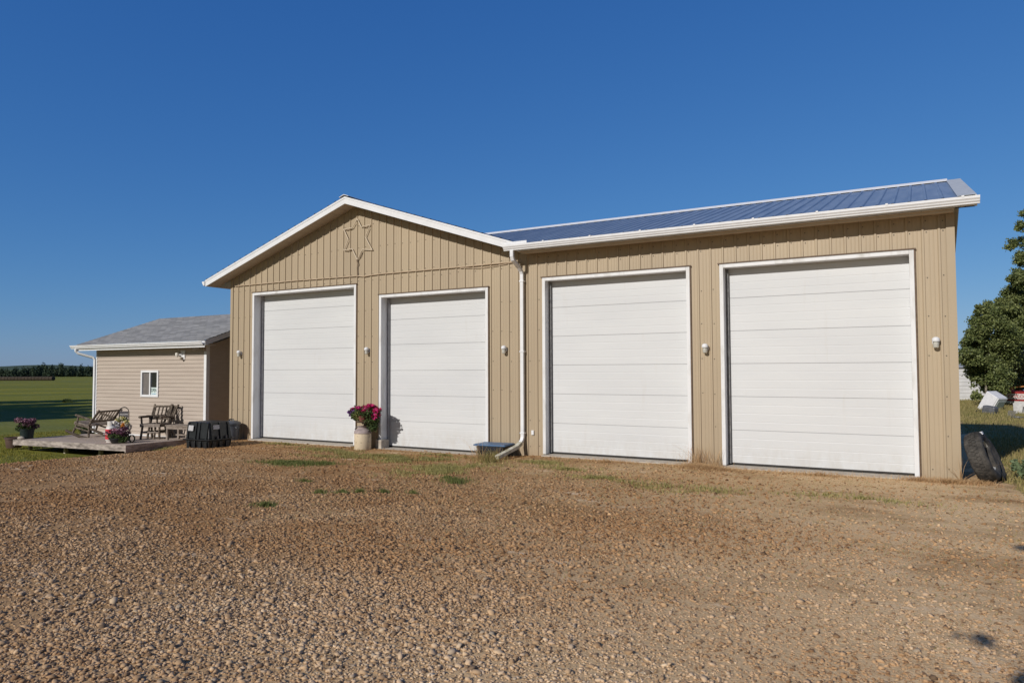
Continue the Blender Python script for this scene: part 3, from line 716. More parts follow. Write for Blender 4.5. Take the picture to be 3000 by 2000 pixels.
# fittings under the eave
fl = thing('security_light', 'white security light with sensor on the shed wall', 'light', (-3.30, SY-.013, 2.20))
part('plate', MB().box(-.10, .10, -.03, 0, -.12, .16), white_trim, fl, bevel=.01)
part('lamp_head', MB().lathe([(.02, -.06), (.055, -.02), (.06, .05), (.03, .08)], 16, c=(-.15, -.10, .02)), M('lamp_pale', (.75, .73, .68)), fl, smooth=True)
part('sensor', MB().lathe([(.02, -.05), (.045, -.02), (.045, .04), (.01, .05)], 16, c=(.0, -.08, -.08)), M('sensor_beige', (.45, .40, .33)), fl, smooth=True)
part('arm', MB().tube([(0, -.03, .03), (-.13, -.08, .03)], .018, 8), white_trim, fl)
sc_ = thing('security_camera', 'small security camera under the right end of the shed eave', 'camera', (-2.47, .33, 2.479))
part('mount', MB().lathe([(.04, 0), (.04, -.02), (.015, -.03), (.012, -.05)], 14), M('camera_grey', (.35, .34, .33)), sc_, smooth=True)
part('body', MB().tube([(.07, .03, -.045), (-.07, -.07, -.085)], .036, 12), MATS['camera_grey'], sc_, smooth=True)

# ------------------------------------------------------------------ the deck
deck = thing('deck', 'low weathered wooden deck in front of the beige shed', 'deck', (-5.4, -.7, -.5))
DX0, DX1, DY0, DY1 = -8.20, -2.42, -1.80, .46
def dz(x): return -.36+.0185*(x+8.5)
def DP(name, mb, mat, **k):
    mb.v = [(x+5.4, y+.7, z+.5) for x, y, z in mb.v]; return part(name, mb, mat, deck, **k)
mb = MB(); y = DY0
while y < DY1-.02:
    y1 = min(y+.14, DY1)-.008
    for a, b_ in ((DX0, -5.6+RS.uniform(-1, 1)),):
        for p, q in ((a, b_), (b_+.004, DX1)):
            mb.add([(p, y, dz(p)-.04), (q, y, dz(q)-.04), (q, y1, dz(q)-.04), (p, y1, dz(p)-.04), (p, y, dz(p)), (q, y, dz(q)), (q, y1, dz(q)), (p, y1, dz(p))],
                   [(0, 3, 2, 1), (4, 5, 6, 7), (0, 1, 5, 4), (1, 2, 6, 5), (2, 3, 7, 6), (3, 0, 4, 7)])
    y += .14
DP('deck_boards', mb, deck_wood, fix=False)
def slope_board(x0, x1, y0, y1, t, h):
    return MB().add([(x0, y0, dz(x0)-h), (x1, y0, dz(x1)-h), (x1, y1, dz(x1)-h), (x0, y1, dz(x0)-h), (x0, y0, dz(x0)-t), (x1, y0, dz(x1)-t), (x1, y1, dz(x1)-t), (x0, y1, dz(x0)-t)],
                    [(0, 3, 2, 1), (4, 5, 6, 7), (0, 1, 5, 4), (1, 2, 6, 5), (2, 3, 7, 6), (3, 0, 4, 7)])
DP('fascia_board', slope_board(DX0-.03, DX1-.0, DY0-.042, DY0-.003, .002, .165), deck_fascia_m)
DP('fascia_board', slope_board(DX1+.001, DX1+.04, DY0-.042, DY1, .002, .20), deck_fascia_m, label='shaded end board of the deck')
DP('fascia_board', slope_board(DX0-.04, DX0-.003, DY0-.0, DY1, .002, .20), deck_fascia_m)
for x in (-8.0, -6.0, -4.2, -2.7):
    for y in (-1.45, .2): DP('post', MB().box(x-.045, x+.045, y-.045, y+.045, -.85, dz(x)-.042), M('post_wood', (.30, .26, .2), (.42, .37, .3), scale=8))
DP('joist', MB().box(DX0+.1, DX1-.1, -1.2, -1.16, -.52, -.405).box(DX0+.1, DX1-.1, -.2, -.16, -.52, -.405), plank_wood)

# ------------------------------------------------------------------ log furniture
def log_chair(name, label, width, loc, rotz, rocker=False, tilt=0, group=None, seat_h=.42, arms=True):
    t = thing(name, label, 'bench' if rocker else 'chair', loc, (0, 0, rotz), group)
    T = Matrix.Rotation(tilt, 4, 'X')          # leaning back
    W = width/2
    def lg(pts, r, nm, r2=None, n=9, mat=log_wood, par=t):
        mb = MB().tube([T @ Vector(p) for p in pts], r, n, r2=r2); return part(nm, mb, mat, par, smooth=True)
    lift = .07 if rocker else 0
    for sx in (-1, 1):
        lg([(sx*(W-.02), -.27, lift), (sx*(W-.05), -.22, seat_h)], .034, 'leg', .030)
        lg([(sx*(W-.02), .30, lift), (sx*(W-.06), .20, seat_h)], .034, 'leg', .030)
        lg([(sx*(W-.03), .17, seat_h-.04), (sx*(W-.03), .42, 1.0)], .034, 'back_post', .030)
        if arms:
            lg([(sx*(W+.01), -.30, seat_h+.235), (sx*(W+.01), .30, seat_h+.225)], .036, 'arm')
            lg([(sx*(W-.01), -.20, seat_h), (sx*(W+.01), -.20, seat_h+.22)], .028, 'arm_post')
    lg([(-W+.02, -.25, .2+lift), (W-.02, -.25, .2+lift)], .022, 'stretcher', mat=plank_wood)
    for sx in (-1, 1): lg([(sx*(W-.03), -.25, .2+lift), (sx*(W-.03), .26, .2+lift)], .024, 'stretcher')
    mb = MB()
    for i in range(4): mb.box(-W, W, -.27+.125*i, -.27+.125*i+.115, seat_h, seat_h+.035, T)
    part('seat', mb, plank_wood, t, bevel=.004)
    mb = MB().box(-W+.0, W-.0, -.295, -.272, seat_h-.06, seat_h+.034, T); part('apron', mb, plank_wood, t, bevel=.004)
    mb = MB()
    for sx in (-1, 1): mb.box(sx*(W-.02)-.03, sx*(W-.02)+.03, -.27, .25, seat_h-.06, seat_h-.002, T)
    part('side_rail', mb, log_wood, t)
    def back(z): return .17+(z-seat_h+.04)*.25/(.62)
    lg([(-W+.04, back(.94), .94), (W-.04, back(.94), .94)], .030, 'back_rail')
    lg([(-W+.04, back(.58), .58), (W-.04, back(.58), .58)], .032, 'back_rail')
    k = int((2*W-.1)/(.112 if rocker else .092)); 
    for i in range(k):
        x = -W+.075+(2*W-.15)*i/(k-1)
        lg([(x, back(.60), .60), (x, back(.93), .93)], .023 if not rocker else .018, 'back_slat', n=7)
    if rocker:
        for sx in (-1, 1):
            pts = []
            for i in range(13):
                u = -.52+1.10*i/12; pts.append(T @ Vector((sx*(W-.02), u, .045+.16*(u-.02)**2)))
            part('rocker', MB().tube(pts, .045, 8), M('rocker_dark', (.035, .025, .018), (.09, .065, .045), scale=12), t, smooth=True)
    return t
log_chair('rocking_bench', 'weathered log rocking bench tipped back on the deck by the downspout', 1.02, (-6.84, -.24, -.33), rad(-69), True, rad(-15))
log_chair('log_chair', 'weathered log armchair in front of the shed window', .62, (-3.70, -.12, dz(-3.7)), rad(25), group='log armchairs on the deck')
log_chair('log_chair', 'log armchair half hidden behind the small wooden side table', .60, (-3.70, .04, dz(-3.7)), rad(-15), group='log armchairs on the deck')
tb = thing('side_table', 'low wooden side table beside the log armchair and the black box', 'table', (-2.42, -.10, -.275), (0, 0, rad(8)))
mb = MB()
for i in range(4): mb.box(-.44, .44, -.25+.125*i, -.25+.125*i+.118, .42, .455)
part('table_top', mb, plank_wood, tb, bevel=.004)
for sx in (-1, 1):
    for sy in (-1, 1): part('leg', MB().box(sx*.39-.03, sx*.39+.03, sy*.2-.03, sy*.2+.03, 0, .419), plank_wood, tb, bevel=.004)
part('apron', MB().box(-.42, .42, -.235, -.215, .34, .419), plank_wood, tb)
part('stretcher', MB().box(-.36, .36, -.012, .012, .14, .18), plank_wood, tb)

# ------------------------------------------------------------------ leafy clouds
def cloud(name, clumps, n, size, mat, parent=None, surf=.55, jit=1.0, flat=0, world=None):
    """small leaf faces spread through a set of ellipsoid clumps (cx,cy,cz,rx,ry,rz)"""
    cl = np.array(clumps, float); vol = (cl[:, 3]*cl[:, 4]*cl[:, 5])**(2/3); pr = vol/vol.sum()
    ids = RS.choice(len(cl), n, p=pr); d = RS.normal(size=(n, 3)); d /= np.linalg.norm(d, axis=1)[:, None]
    r = np.where(RS.rand(n) < surf, 1-.25*RS.rand(n)**2, RS.rand(n)**(1/2.2))[:, None]*(1+.14*jit*RS.normal(size=(n, 1)))
    c = cl[ids, :3]+d*r*cl[ids, 3:]
    u = RS.normal(size=(n, 3)); u /= np.linalg.norm(u, axis=1)[:, None]
    v = np.cross(u, RS.normal(size=(n, 3))); v /= np.linalg.norm(v, axis=1)[:, None]
    s = size*RS.uniform(.55, 1.3, size=(n, 1))
    V = np.stack([c-u*s, c-v*s*.6, c+u*s, c+v*s*.6], 1).reshape(-1, 3)
    return np_mesh(name, V, np.arange(4*n).reshape(-1, 4), 4, mat, parent)

def shatter(clumps, k, seed):
    r = random.Random(seed); out = []
    for c in clumps:
        for i in range(k):
            a = r.uniform(0, 6.283); e = r.uniform(-1, 1); q = r.uniform(.45, 1.0); h = math.sqrt(1-e*e)
            f = r.uniform(.28, .55)
            out.append((c[0]+c[3]*q*h*math.cos(a), c[1]+c[4]*q*h*math.sin(a), c[2]+c[5]*q*e, c[3]*f, c[4]*f, c[5]*f*.95))
    return out
def tree(name, label, loc, h, clumps, n, leaf, mat, cat='tree', group=None, lean=(0, 0), tr=.16, limbs=7, fine=0):
    t = thing(name, label, cat, loc, group=group)
    mb = MB(); top = (lean[0], lean[1], h*.85)
    mb.tube([(0, 0, -.3), (lean[0]*.2, lean[1]*.2, h*.25), (lean[0]*.6, lean[1]*.6, h*.55), top], [tr*1.3, tr, tr*.6, tr*.15], 8)
    cs = sorted(clumps, key=lambda c: -c[3])[:limbs]
    for c in cs:
        z0 = max(.6, c[2]*.55); k = z0/h
        s = (lean[0]*k, lean[1]*k, z0); e = (c[0], c[1], c[2]); m_ = tuple((a+b_)/2+(.1 if i == 2 else 0) for i, (a, b_) in enumerate(zip(s, e)))
        mb.tube([s, m_, e], [tr*.45, tr*.28, tr*.08], 6)
    part('trunk', mb, bark, t, smooth=True)
    cloud('crown', shatter(clumps, fine, len(clumps)) if fine else clumps, n, leaf, mat, t, surf=.3 if fine else .55, jit=2.4 if fine else 1)
    return t
def crown_clumps(cx, cy, z0, z1, R, n, seed, taper=.5):
    r = random.Random(seed); out = []
    for i in range(n):
        k = (i+.5)/n; z = z0+(z1-z0)*k; rr = R*(math.sin(math.pi*min(1, .18+.82*k))**taper)*(1-.25*k)
        a = i*2.4+r.uniform(-.5, .5); q = rr*r.uniform(.25, .8); s = R*r.uniform(.28, .5)*(1-.35*k)
        out.append((cx+q*math.cos(a), cy+q*math.sin(a), z, s, s, s*r.uniform(.6, .95)))
    return out

# trees at the right, behind the yard
def at(px, w, row):
    """point of the photograph's pixel (3000 wide) at depth w in metres"""
    return CAM+(_F*FPX+_R*(px-1500)+_U*(1000-row))*(w/FPX)
p = at(3075, 40, 1180)
cl = []
r_ = random.Random(3)
for z, px0 in ((.8, 2885), (1.7, 2870), (2.3, 2880), (2.9, 2895), (3.4, 2915), (4.0, 2935), (4.6, 2950), (5.1, 2962), (5.6, 2972), (6.1, 2982), (6.7, 2990), (7.3, 2998), (7.9, 2996), (8.4, 2988), (8.9, 2984), (9.4, 2988), (10.0, 2998), (10.7, 3012), (11.4, 3030)):
    xw = at(px0, 40, 1100)
    for j in range(4):
        s = (1.0-.035*z)*r_.uniform(.75, 1.1)*(1 if j else .62); f = s*.85+1.05*j
        q = Vector((xw[0], xw[1], 0))+Vector((_R0[0], _R0[1], 0))*f+Vector((r_.uniform(-.7, .7), r_.uniform(-1.2, 1.2), 0))
        cl.append((q.x-p[0], q.y-p[1], z+r_.uniform(-.2, .2), s, s, s*.8))
tree('aspen_tree', 'tall leafy green tree rising at the right edge beyond the barn', (p[0], p[1], -.25), 11, cl, 110000, .066, leaf_aspen, tr=.12, fine=16)
p = at(2890, 36, 1180)
cl = []
for px, row, s in ((2835, 1005, .35), (2850, 985, .45), (2880, 950, .5), (2870, 905, .28), (2912, 890, .42), (2895, 925, .5), (2845, 1040, .5), (2880, 1010, .75), (2925, 960, .75), (2935, 1040, .9), (2885, 1070, .75), (2855, 1085, .38), (2830, 1035, .3),
                   (2955, 905, .42), (2968, 860, .42), (2978, 815, .4), (2990, 760, .42), (2975, 930, .6), (2990, 880, .6), (2995, 820, .5), (2865, 1115, .38), (2900, 1130, .5), (2940, 1110, .6), (2925, 905, .35), (2860, 1160, .28), (2822, 1058, .25), (2960, 1000, .7)):
    q = at(px, 36+r_.uniform(-.6, .6), row); cl.append((q[0]-p[0], q[1]-p[1], q[2]+.25, s, s, s*.85))
tree('bushy_poplar', 'bushy green poplar against the white trailer behind the barn corner', (p[0], p[1], -.25), 4.2, cl, 85000, .055, leaf_aspen, tr=.05, fine=16)

# trees outside the frame whose shade falls into the picture
for i, (x, y, h, R) in enumerate([(-30.5, -13, 12, 4.0), (-34.5, -11.5, 12.5, 4.4), (-38.5, -10, 12.5, 4.5), (-43, -8, 13, 4.8), (-48, -5, 13, 5), (-55, -2, 14, 5.5)]):
    tree('shelter_tree', 'broad shelterbelt tree standing left of the lawn', (x, y, -.6), h, crown_clumps(0, 0, .8, h, R*1.12, 26, i+20, .35), 6500, .34, leaf_dark, group='trees left of the lawn', tr=.25)
p = (19.8, -20.5, 0)
cl = crown_clumps(.6, 0, 3.2, 6.2, 1.5, 9, 5)
def shade_at(x, y, h, s): return (x-.398*h-p[0], y-1.809*h-p[1], h, s[0], s[1], s[2])
small = [shade_at(16.445, -7.74, 3.9, (.065, .08, .04)), shade_at(16.49, -7.81, 3.9, (.04, .05, .03)), shade_at(16.31, -7.74, 3.9, (.04, .035, .03)), shade_at(16.98, -4.72, 4.6, (.10, .10, .05)), shade_at(16.66, -8.36, 3.7, (.12, .12, .08)), shade_at(16.80, -8.5, 3.7, (.12, .12, .08))]
tr_ = tree('yard_tree', 'leafy yard tree behind the photographer', p, 6, cl, 5000, .08, leaf_aspen, tr=.14)
mb = MB()
for c in small: mb.tube([(0, 0, 3.0), ((c[0])*.5, c[1]*.5, 3.7), (c[0], c[1], c[2])], [.03, .015, .004], 5)
part('twigs', mb, bark, tr_)
cloud('outer_leaves', small, 900, .026, leaf_aspen, tr_, surf=.1)

# ------------------------------------------------------------------ far field: tree line, hills, bales
def blade_mat(): return leaf_dark
cl = []
for i in range(150):
    px = -700+i*9.2+r_.uniform(-4, 4); wd = 500+r_.uniform(-14, 14); q = at(px, wd, 1100)
    hh = r_.uniform(5.0, 9.2)*(1.0 if i % 6 else 1.22)+1.0*math.sin(i*.21)
    g0 = float(gz(q[0], q[1])); s = r_.uniform(1.3, 2.0)
    cl.append((q[0], q[1], g0+hh*.35, s*1.3, s*1.3, hh*.38)); cl.append((q[0], q[1], g0+hh*.68, s*.8, s*.8, hh*.28))
    cl.append((q[0]+r_.uniform(-1, 1), q[1], g0+1.2, 2.2, 2.2, 1.6))
woods = cloud('woods', cl, 60000, .55, M('leaf_far', (.035, .058, .035), (.065, .09, .045), scale=.06, rough=.9, island=(.03, .05, .035)), surf=.4); tagp(woods, 'dark spruce and poplar shelterbelt along the far edge of the field', 'woods', kind='stuff')
hv = []; hf = []; NH = 60
for i in range(NH+1):
    px = -900+i*70; q = at(px, 1500, 1100); q2 = at(px, 1900, 1100)
    g = -4; hgt = 17+3.0*math.sin(i*.55)+1.8*math.sin(i*1.31+1)
    hv += [(q[0], q[1], g-3), (q[0], q[1], g+hgt*.55), (q2[0], q2[1], g+hgt+4), (q2[0], q2[1], g-3)]
for i in range(NH):
    a = i*4; hf += [(a, a+4, a+5, a+1), (a+1, a+5, a+6, a+2), (a+2, a+6, a+7, a+3)]
hills = part('hills', MB().add(hv, hf), M('hill_woods', (.035, .06, .035), (.055, .08, .045), scale=.02, rough=1), None, smooth=True); tagp(hills, kind='structure')
bale_m = M('bale_straw', (.03, .022, .016), (.07, .055, .04), scale=3, rough=.95, bump=.5, bscale=12)
def bale():
    o = part('hay_bale', MB().lathe([(.05, -.75), (.66, -.75), (.74, -.70), (.75, 0), (.74, .70), (.66, .75), (.05, .75)], 16), bale_m, None, smooth=True); return o
b0 = bale()
q0 = at(-120, 262, 1110); q1 = at(152, 250, 1110); dvec = Vector((q1[0]-q0[0], q1[1]-q0[1], 0)); nb = int(dvec.length/1.55); ang = math.atan2(dvec.y, dvec.x)
for i in range(nb):
    o = b0 if i == 0 else b0.copy()
    if i: COL.objects.link(o)
    pos = Vector((q1[0], q1[1], 0))-dvec.normalized()*(i*1.56); o.location = (pos.x, pos.y, float(gz(pos.x, pos.y))+.70)
    o.rotation_euler = (0, rad(90), ang); tagp(o, 'round hay bale in the long row at the far side of the green field', 'hay bale', 'row of hay bales across the field')
q = at(197, 60, 1169)
sb = cloud('field_shrub', [(0, 0, .25, .45, .45, .28), (.35, .1, .15, .35, .35, .2), (-.3, 0, .15, .3, .3, .15)], 900, .07, leaf_green); sb.scale = (.8, .8, .55); sb.location = (q[0], q[1], float(gz(q[0], q[1])))
tagp(sb, 'small dark shrub alone in the field left of the shed', 'shrub')

# ------------------------------------------------------------------ flower pots and small things on the deck
def pot_mb(r0, r1, h): return MB().lathe([(r0*.9, 0), (r0, .01), (r1, h-.04), (r1+.015, h-.04), (r1+.015, h), (r1-.01, h), (r1-.02, h-.03), (r0*.5, h-.05)], 22)
def flower_pot(label, loc, r0, r1, h, potm, greens, blooms, nm='flower_pot'):
    t = thing(nm, label, 'flower pot', loc)
    part('pot', pot_mb(r0, r1, h), potm, t, smooth=True)
    cloud('foliage', greens[0], greens[1], greens[2], greens[3], t)
    for c, n, s, m in blooms: cloud('flowers', shatter(c, 7, 5), int(n*.8), s, m, t, surf=.9)
    return t
mum = M('flower_mauve', (.20, .06, .12), (.32, .12, .20), scale=30, rough=.6, island=(.42, .26, .30))
mum_d = M('flower_purple_dark', (.06, .015, .045), (.14, .04, .10), scale=30, rough=.6, island=(.20, .10, .12))
gx_ = -8.42; 
flower_pot('dark pot of purple flowers on the left corner of the deck', (-8.12, -1.50, dz(-8.2)-.0), .165, .20, .32, M('pot_dark_green', (.012, .022, .022), (.02, .03, .03), scale=6, rough=.5),
           ([(0, 0, .38, .24, .23, .12), (-.12, -.12, .32, .15, .12, .09)], 1500, .035, leaf_green),
           [([(0, 0, .50, .27, .26, .14), (.10, 0, .46, .22, .22, .14), (-.12, 0, .44, .16, .16, .1)], 2200, .026, mum_d), ([(-.05, -.05, .58, .22, .2, .08), (.15, 0, .54, .12, .12, .07)], 560, .024, mum)])
t = thing('planter_pot', 'empty brown plastic pot on the grass at the deck corner', 'pot', (-8.72, -1.58, float(gz(-8.7, -1.6))+.06))
part('pot', MB().lathe([(.20, 0), (.205, .01), (.245, .28), (.265, .28), (.265, .33), (.25, .33), (.23, .28), (.19, .05), (.02, .05)], 24), M('pot_brown', (.085, .05, .042), (.13, .085, .07), scale=5, rough=.6), t, smooth=True)
mb = MB().lathe([(.01, 0), (.11, .01), (.13, .05), (.09, .10), (.01, .12)], 9); 
st_ = part('deck_stone', mb, M('stone_pale', (.34, .30, .25), (.46, .42, .36), scale=10, bump=.5, bscale=20), None, smooth=True); st_.location = (-8.05, -1.70, dz(-8.05)); st_.scale = (1.1, .7, .8)
tagp(st_, 'pale stone lying before the purple flower pot', 'stone')
# propane tank
pt = thing('propane_tank', 'white propane tank with a red band on the deck edge', 'gas tank', (-3.87, -1.36, dz(-4.0)))
pt.scale = (.92, .92, 1.08)
part('tank', MB().lathe([(.12, .03), (.145, .05), (.155, .09), (.155, .33), (.145, .38), (.11, .42), (.05, .44), (.01, .44)], 24), M('tank_white', (.62, .58, .55), (.72, .70, .68), scale=9, rough=.4), pt, smooth=True)
part('label_band', MB().lathe([(.1575, .085), (.1575, .345), (.154, .345), (.154, .085)], 24, close=True), M('band_red', (.58, .035, .055), (.70, .12, .14), scale=26, rough=.5, sharp=(.55, .7)), pt, smooth=True)
part('foot_ring', MB().lathe([(.115, 0), (.125, 0), (.125, .04), (.115, .04)], 20, close=True), MATS['tank_white'], pt, smooth=True)
cg = MB()
for a0, a1 in ((20, 160), (200, 340)):
    vs = []; K = 10
    for i in range(K+1):
        a = rad(a0+(a1-a0)*i/K)
        for rr, z in ((.105, .41), (.105, .55), (.097, .55), (.097, .41)): vs.append((rr*math.cos(a), rr*math.sin(a), z))
    fs = [(i*4+j, i*4+(j+1) % 4, (i+1)*4+(j+1) % 4, (i+1)*4+j) for i in range(K) for j in range(4)]+[(3, 2, 1, 0), (K*4, K*4+1, K*4+2, K*4+3)]
    cg.add(vs, fs)
part('collar', cg, MATS['tank_white'], pt)
part('valve', MB().tube([(0, 0, .43), (0, 0, .52)], .02, 10).tube([(-.05, 0, .49), (.05, 0, .49)], .016, 8), M('brass', (.35, .24, .08), rough=.4, metal=.7), pt, smooth=True)
text_mesh('lettering', 'PROPANE', .05, M('print_white', (.75, .7, .68)), pt, (-.02, -.159, .22), (rad(90), 0, rad(0)))
# low dark bowl of flowers
bowl = flower_pot('wide black bowl of dark purple flowers beside the propane tank', (-3.28, -1.50, dz(-3.3)), .17, .23, .19, black_plastic,
           ([(0, 0, .25, .25, .24, .10), (.22, 0, .14, .12, .12, .10)], 1500, .03, leaf_green),
           [([(0, 0, .32, .27, .25, .12), (.10, 0, .40, .20, .18, .12)], 2100, .024, mum_d), ([(.10, -.05, .45, .18, .15, .07), (-.08, 0, .38, .16, .16, .08)], 380, .022, mum)])
bowl.scale = (1, 1, .82)
# garden hose coil / wire basket at the right of the bowl
mb = MB()
for k in range(4): mb.tube([(.105*math.cos(a)*(1-.03*k), .02*k, .15+.12*math.sin(a)) for a in np.linspace(0, 2*math.pi, 20)], .012, 6)
hc = part('hose_coil', mb, M('hose_green', (.015, .035, .022), (.03, .055, .035), scale=10, rough=.4), None, smooth=True); hc.scale = (.8, .8, .8)
hc.location = (-3.03, -1.28, dz(-3.0)-.01); hc.rotation_euler = (0, 0, rad(25))
tagp(hc, 'dark green coil standing right of the black flower bowl', 'hose')
# wrought iron arch with welcome plaque and wreath
ar = thing('welcome_stand', 'black iron arch stand with a WELCOME plaque and flower wreath', 'garden sign', (-3.98, -.92, dz(-3.98)-.05), (0, 0, rad(28)))
ar.scale = (.85, .85, 1)
mb = MB(); pts = [(-.17, 0, 0), (-.17, 0, .85)]+[(-.17*math.cos(a), 0, .85+.17*math.sin(a)) for a in np.linspace(.3, math.pi-.3, 9)]+[(.17, 0, .85), (.17, 0, 0)]
mb.tube(pts, .013, 8)
part('arch', mb, M('iron_black', (.02, .018, .017), rough=.6), ar, smooth=True)
mb = MB()
for i in range(5): x = -.11+.055*i; mb.tube([(x, 0, .1), (x, 0, .72)], .005, 5)
mb.tube([(-.17, 0, .1), (.17, 0, .1)], .007, 6).tube([(-.17, 0, .72), (.17, 0, .72)], .007, 6)
part('bars', mb, MATS['iron_black'], ar)
part('plaque', MB().box(-.15, .15, -.018, -.003, .73, .90), M('plaque_slate', (.05, .045, .05), (.10, .09, .10), scale=20), ar, bevel=.004)
text_mesh('lettering', 'WELCOME', .058, M('letter_white', (.8, .78, .76)), ar, (0, -.0215, .81), (rad(90), 0, 0))
fl1 = M('flower_cream', (.65, .62, .42), (.75, .73, .66), scale=30, rough=.6, island=(.70, .60, .18)); fl2 = M('flower_lilac', (.42, .40, .50), (.6, .58, .66), scale=30, rough=.6, island=(.62, .6, .62)); fl3 = M('flower_orange', (.60, .20, .04), (.7, .35, .06), scale=30)
ring = [(.155*math.cos(a)-.03, -.05, .52+.17*math.sin(a), .065, .045, .065) for a in np.linspace(0, 2*math.pi, 12)[:-1]]
wr = thing('wreath', 'round wreath of pale flowers hung on the iron welcome stand', 'wreath', (-3.98, -.92, dz(-3.98)-.05), (0, 0, rad(28)))
part('ring', MB().tube([(.155*math.cos(a)-.03, -.035, .52+.17*math.sin(a)) for a in np.linspace(0, 2*math.pi, 20)], .014, 6), log_wood, wr)
cloud('flowers', ring[:5], 500, .028, fl1, wr, surf=.9); cloud('flowers', ring[5:]+ring[:1], 650, .028, fl2, wr, surf=.9)
cloud('flowers', [(.02, -.07, .50, .06, .04, .07)], 120, .026, fl3, wr, surf=.9); cloud('leaves', ring, 350, .03, leaf_green, wr, surf=.5)
# pots beyond the shed corner
flower_pot('dark pot with a green leafy plant behind the rocking bench', (-9.15, .95, float(gz(-9.1, .9))-.02), .16, .22, .42, black_plastic,
           ([(0, 0, .55, .26, .22, .16), (-.1, 0, .45, .2, .2, .12)], 700, .05, leaf_green), [])
bt = thing('water_tub', 'blue grey plastic tub standing beyond the left corner of the shed', 'tub', (-9.55, 2.4, float(gz(-9.5, 2.4))))
part('tub', MB().lathe([(.27, 0), (.30, .02), (.34, .60), (.37, .60), (.37, .64), (.33, .64), (.31, .58), (.2, .1), (.01, .1)], 20), M('tub_blue', (.10, .13, .19), (.14, .18, .26), scale=4, rough=.5), bt, smooth=True)

# ------------------------------------------------------------------ black ribbed box and garbage can
bx = thing('storage_box', 'large black ribbed plastic storage box on the gravel', 'storage box', (.82, -1.68, float(gz(.8, -1.7))-.02), (0, 0, rad(3)))
bx.scale = (1, 1, .93)
def frustum(x, y, z0, z1, dx, dy):
    return MB().add([(-x, -y, z0), (x, -y, z0), (x, y, z0), (-x, y, z0), (-x+dx, -y+dy, z1), (x-dx, -y+dy, z1), (x-dx, y-dy, z1), (-x+dx, y-dy, z1)],
                    [(0, 3, 2, 1), (4, 5, 6, 7), (0, 1, 5, 4), (1, 2, 6, 5), (2, 3, 7, 6), (3, 0, 4, 7)])
mb = frustum(.38, .32, 0, .215, -.03, -.03); part('base', mb, black_plastic, bx, bevel=.02)
part('flange', MB().box(-.46, .46, -.40, .40, .216, .245), black_plastic, bx, bevel=.008)
part('lid', frustum(.41, .355, .246, .69, .06, .05), black_plastic, bx, bevel=.02)

for x in (-.33, -.06, .06, .33):
    rb = MB(); rb.add([(x-.028, -.385, .247), (x+.028, -.385, .247), (x+.026, -.33, .66), (x-.026, -.33, .66), (x-.028, -.33, .247), (x+.028, -.33, .247), (x+.022, -.29, .69), (x-.022, -.29, .69)],
           [(0, 1, 2, 3), (3, 2, 6, 7), (0, 3, 7, 4), (1, 5, 6, 2)]); part('rib', rb, black_plastic, bx)
for y in (-.25, .0, .25):
    rb = MB(); rb.add([(.44, y-.028, .247), (.44, y+.028, .247), (.385, y+.026, .66), (.385, y-.026, .66), (.38, y-.028, .247), (.38, y+.028, .247), (.34, y+.022, .69), (.34, y-.022, .69)],
           [(0, 1, 2, 3), (3, 2, 6, 7), (0, 3, 7, 4), (1, 5, 6, 2)]); part('rib', rb, black_plastic, bx)

bf = MB()
for x in (-.30, -.10, .10, .30): bf.box(x-.05, x+.05, -.375, -.31, .0, .19)
for y in (-.2, .0, .2): bf.box(.36, .42, y-.05, y+.05, .0, .19)
part('feet', bf, black_plastic, bx, bevel=.008)
lab_m = M('sticker_white', (.30, .30, .31), (.62, .62, .64), scale=60, rough=.5, stretch=(.6, 1, 2), sharp=(.4, .6))
part('sticker', MB().add([(-.27, -.392+.0, .46), (-.10, -.392, .46), (-.10, -.374, .60), (-.27, -.374, .60), (-.27, -.386, .46), (-.10, -.386, .46), (-.10, -.368, .60), (-.27, -.368, .60)], [(0, 1, 2, 3), (4, 7, 6, 5), (0, 4, 5, 1), (1, 5, 6, 2), (2, 6, 7, 3), (3, 7, 4, 0)]), lab_m, bx)
part('sticker', MB().add([(.412, -.22, .50), (.412, -.04, .50), (.400, -.04, .61), (.400, -.22, .61), (.405, -.22, .50), (.405, -.04, .50), (.393, -.04, .61), (.393, -.22, .61)], [(0, 1, 2, 3), (4, 7, 6, 5), (0, 4, 5, 1), (1, 5, 6, 2), (2, 6, 7, 3), (3, 7, 4, 0)]), lab_m, bx)
for y in (-.12, .14): part('latch', MB().box(.43, .452, y-.025, y+.025, .25, .33), M('latch_grey', (.10, .10, .10)), bx, bevel=.004)

gc = thing('garbage_can', 'round dark grey garbage can between the black box and barn', 'garbage can', (-.05, -.33, float(gz(0, -.3))-.01))
gc.scale = (1, 1, .94)
part('can_body', MB().lathe([(.17, 0), (.18, .01), (.215, .46), (.228, .46), (.23, .49), (.21, .49), (.16, .05), (.01, .05)], 28), grey_plastic, gc, smooth=True)
ld = part('can_lid', MB().lathe([(.242, .455), (.245, .50), (.225, .525), (.17, .545), (.15, .56), (.02, .57), (.001, .57)], 28), grey_plastic, gc, smooth=True)
part('lid_handle', MB().tube([(-.09, 0, .565), (-.07, 0, .60), (.07, 0, .60), (.09, 0, .565)], .018, 8), black_plastic, ld, smooth=True)
for sx in (-1, 1): part('handle', MB().tube([(sx*.225, -.06, .38), (sx*.265, -.05, .37), (sx*.265, .05, .37), (sx*.225, .06, .38)], .014, 8), grey_plastic, gc, smooth=True)

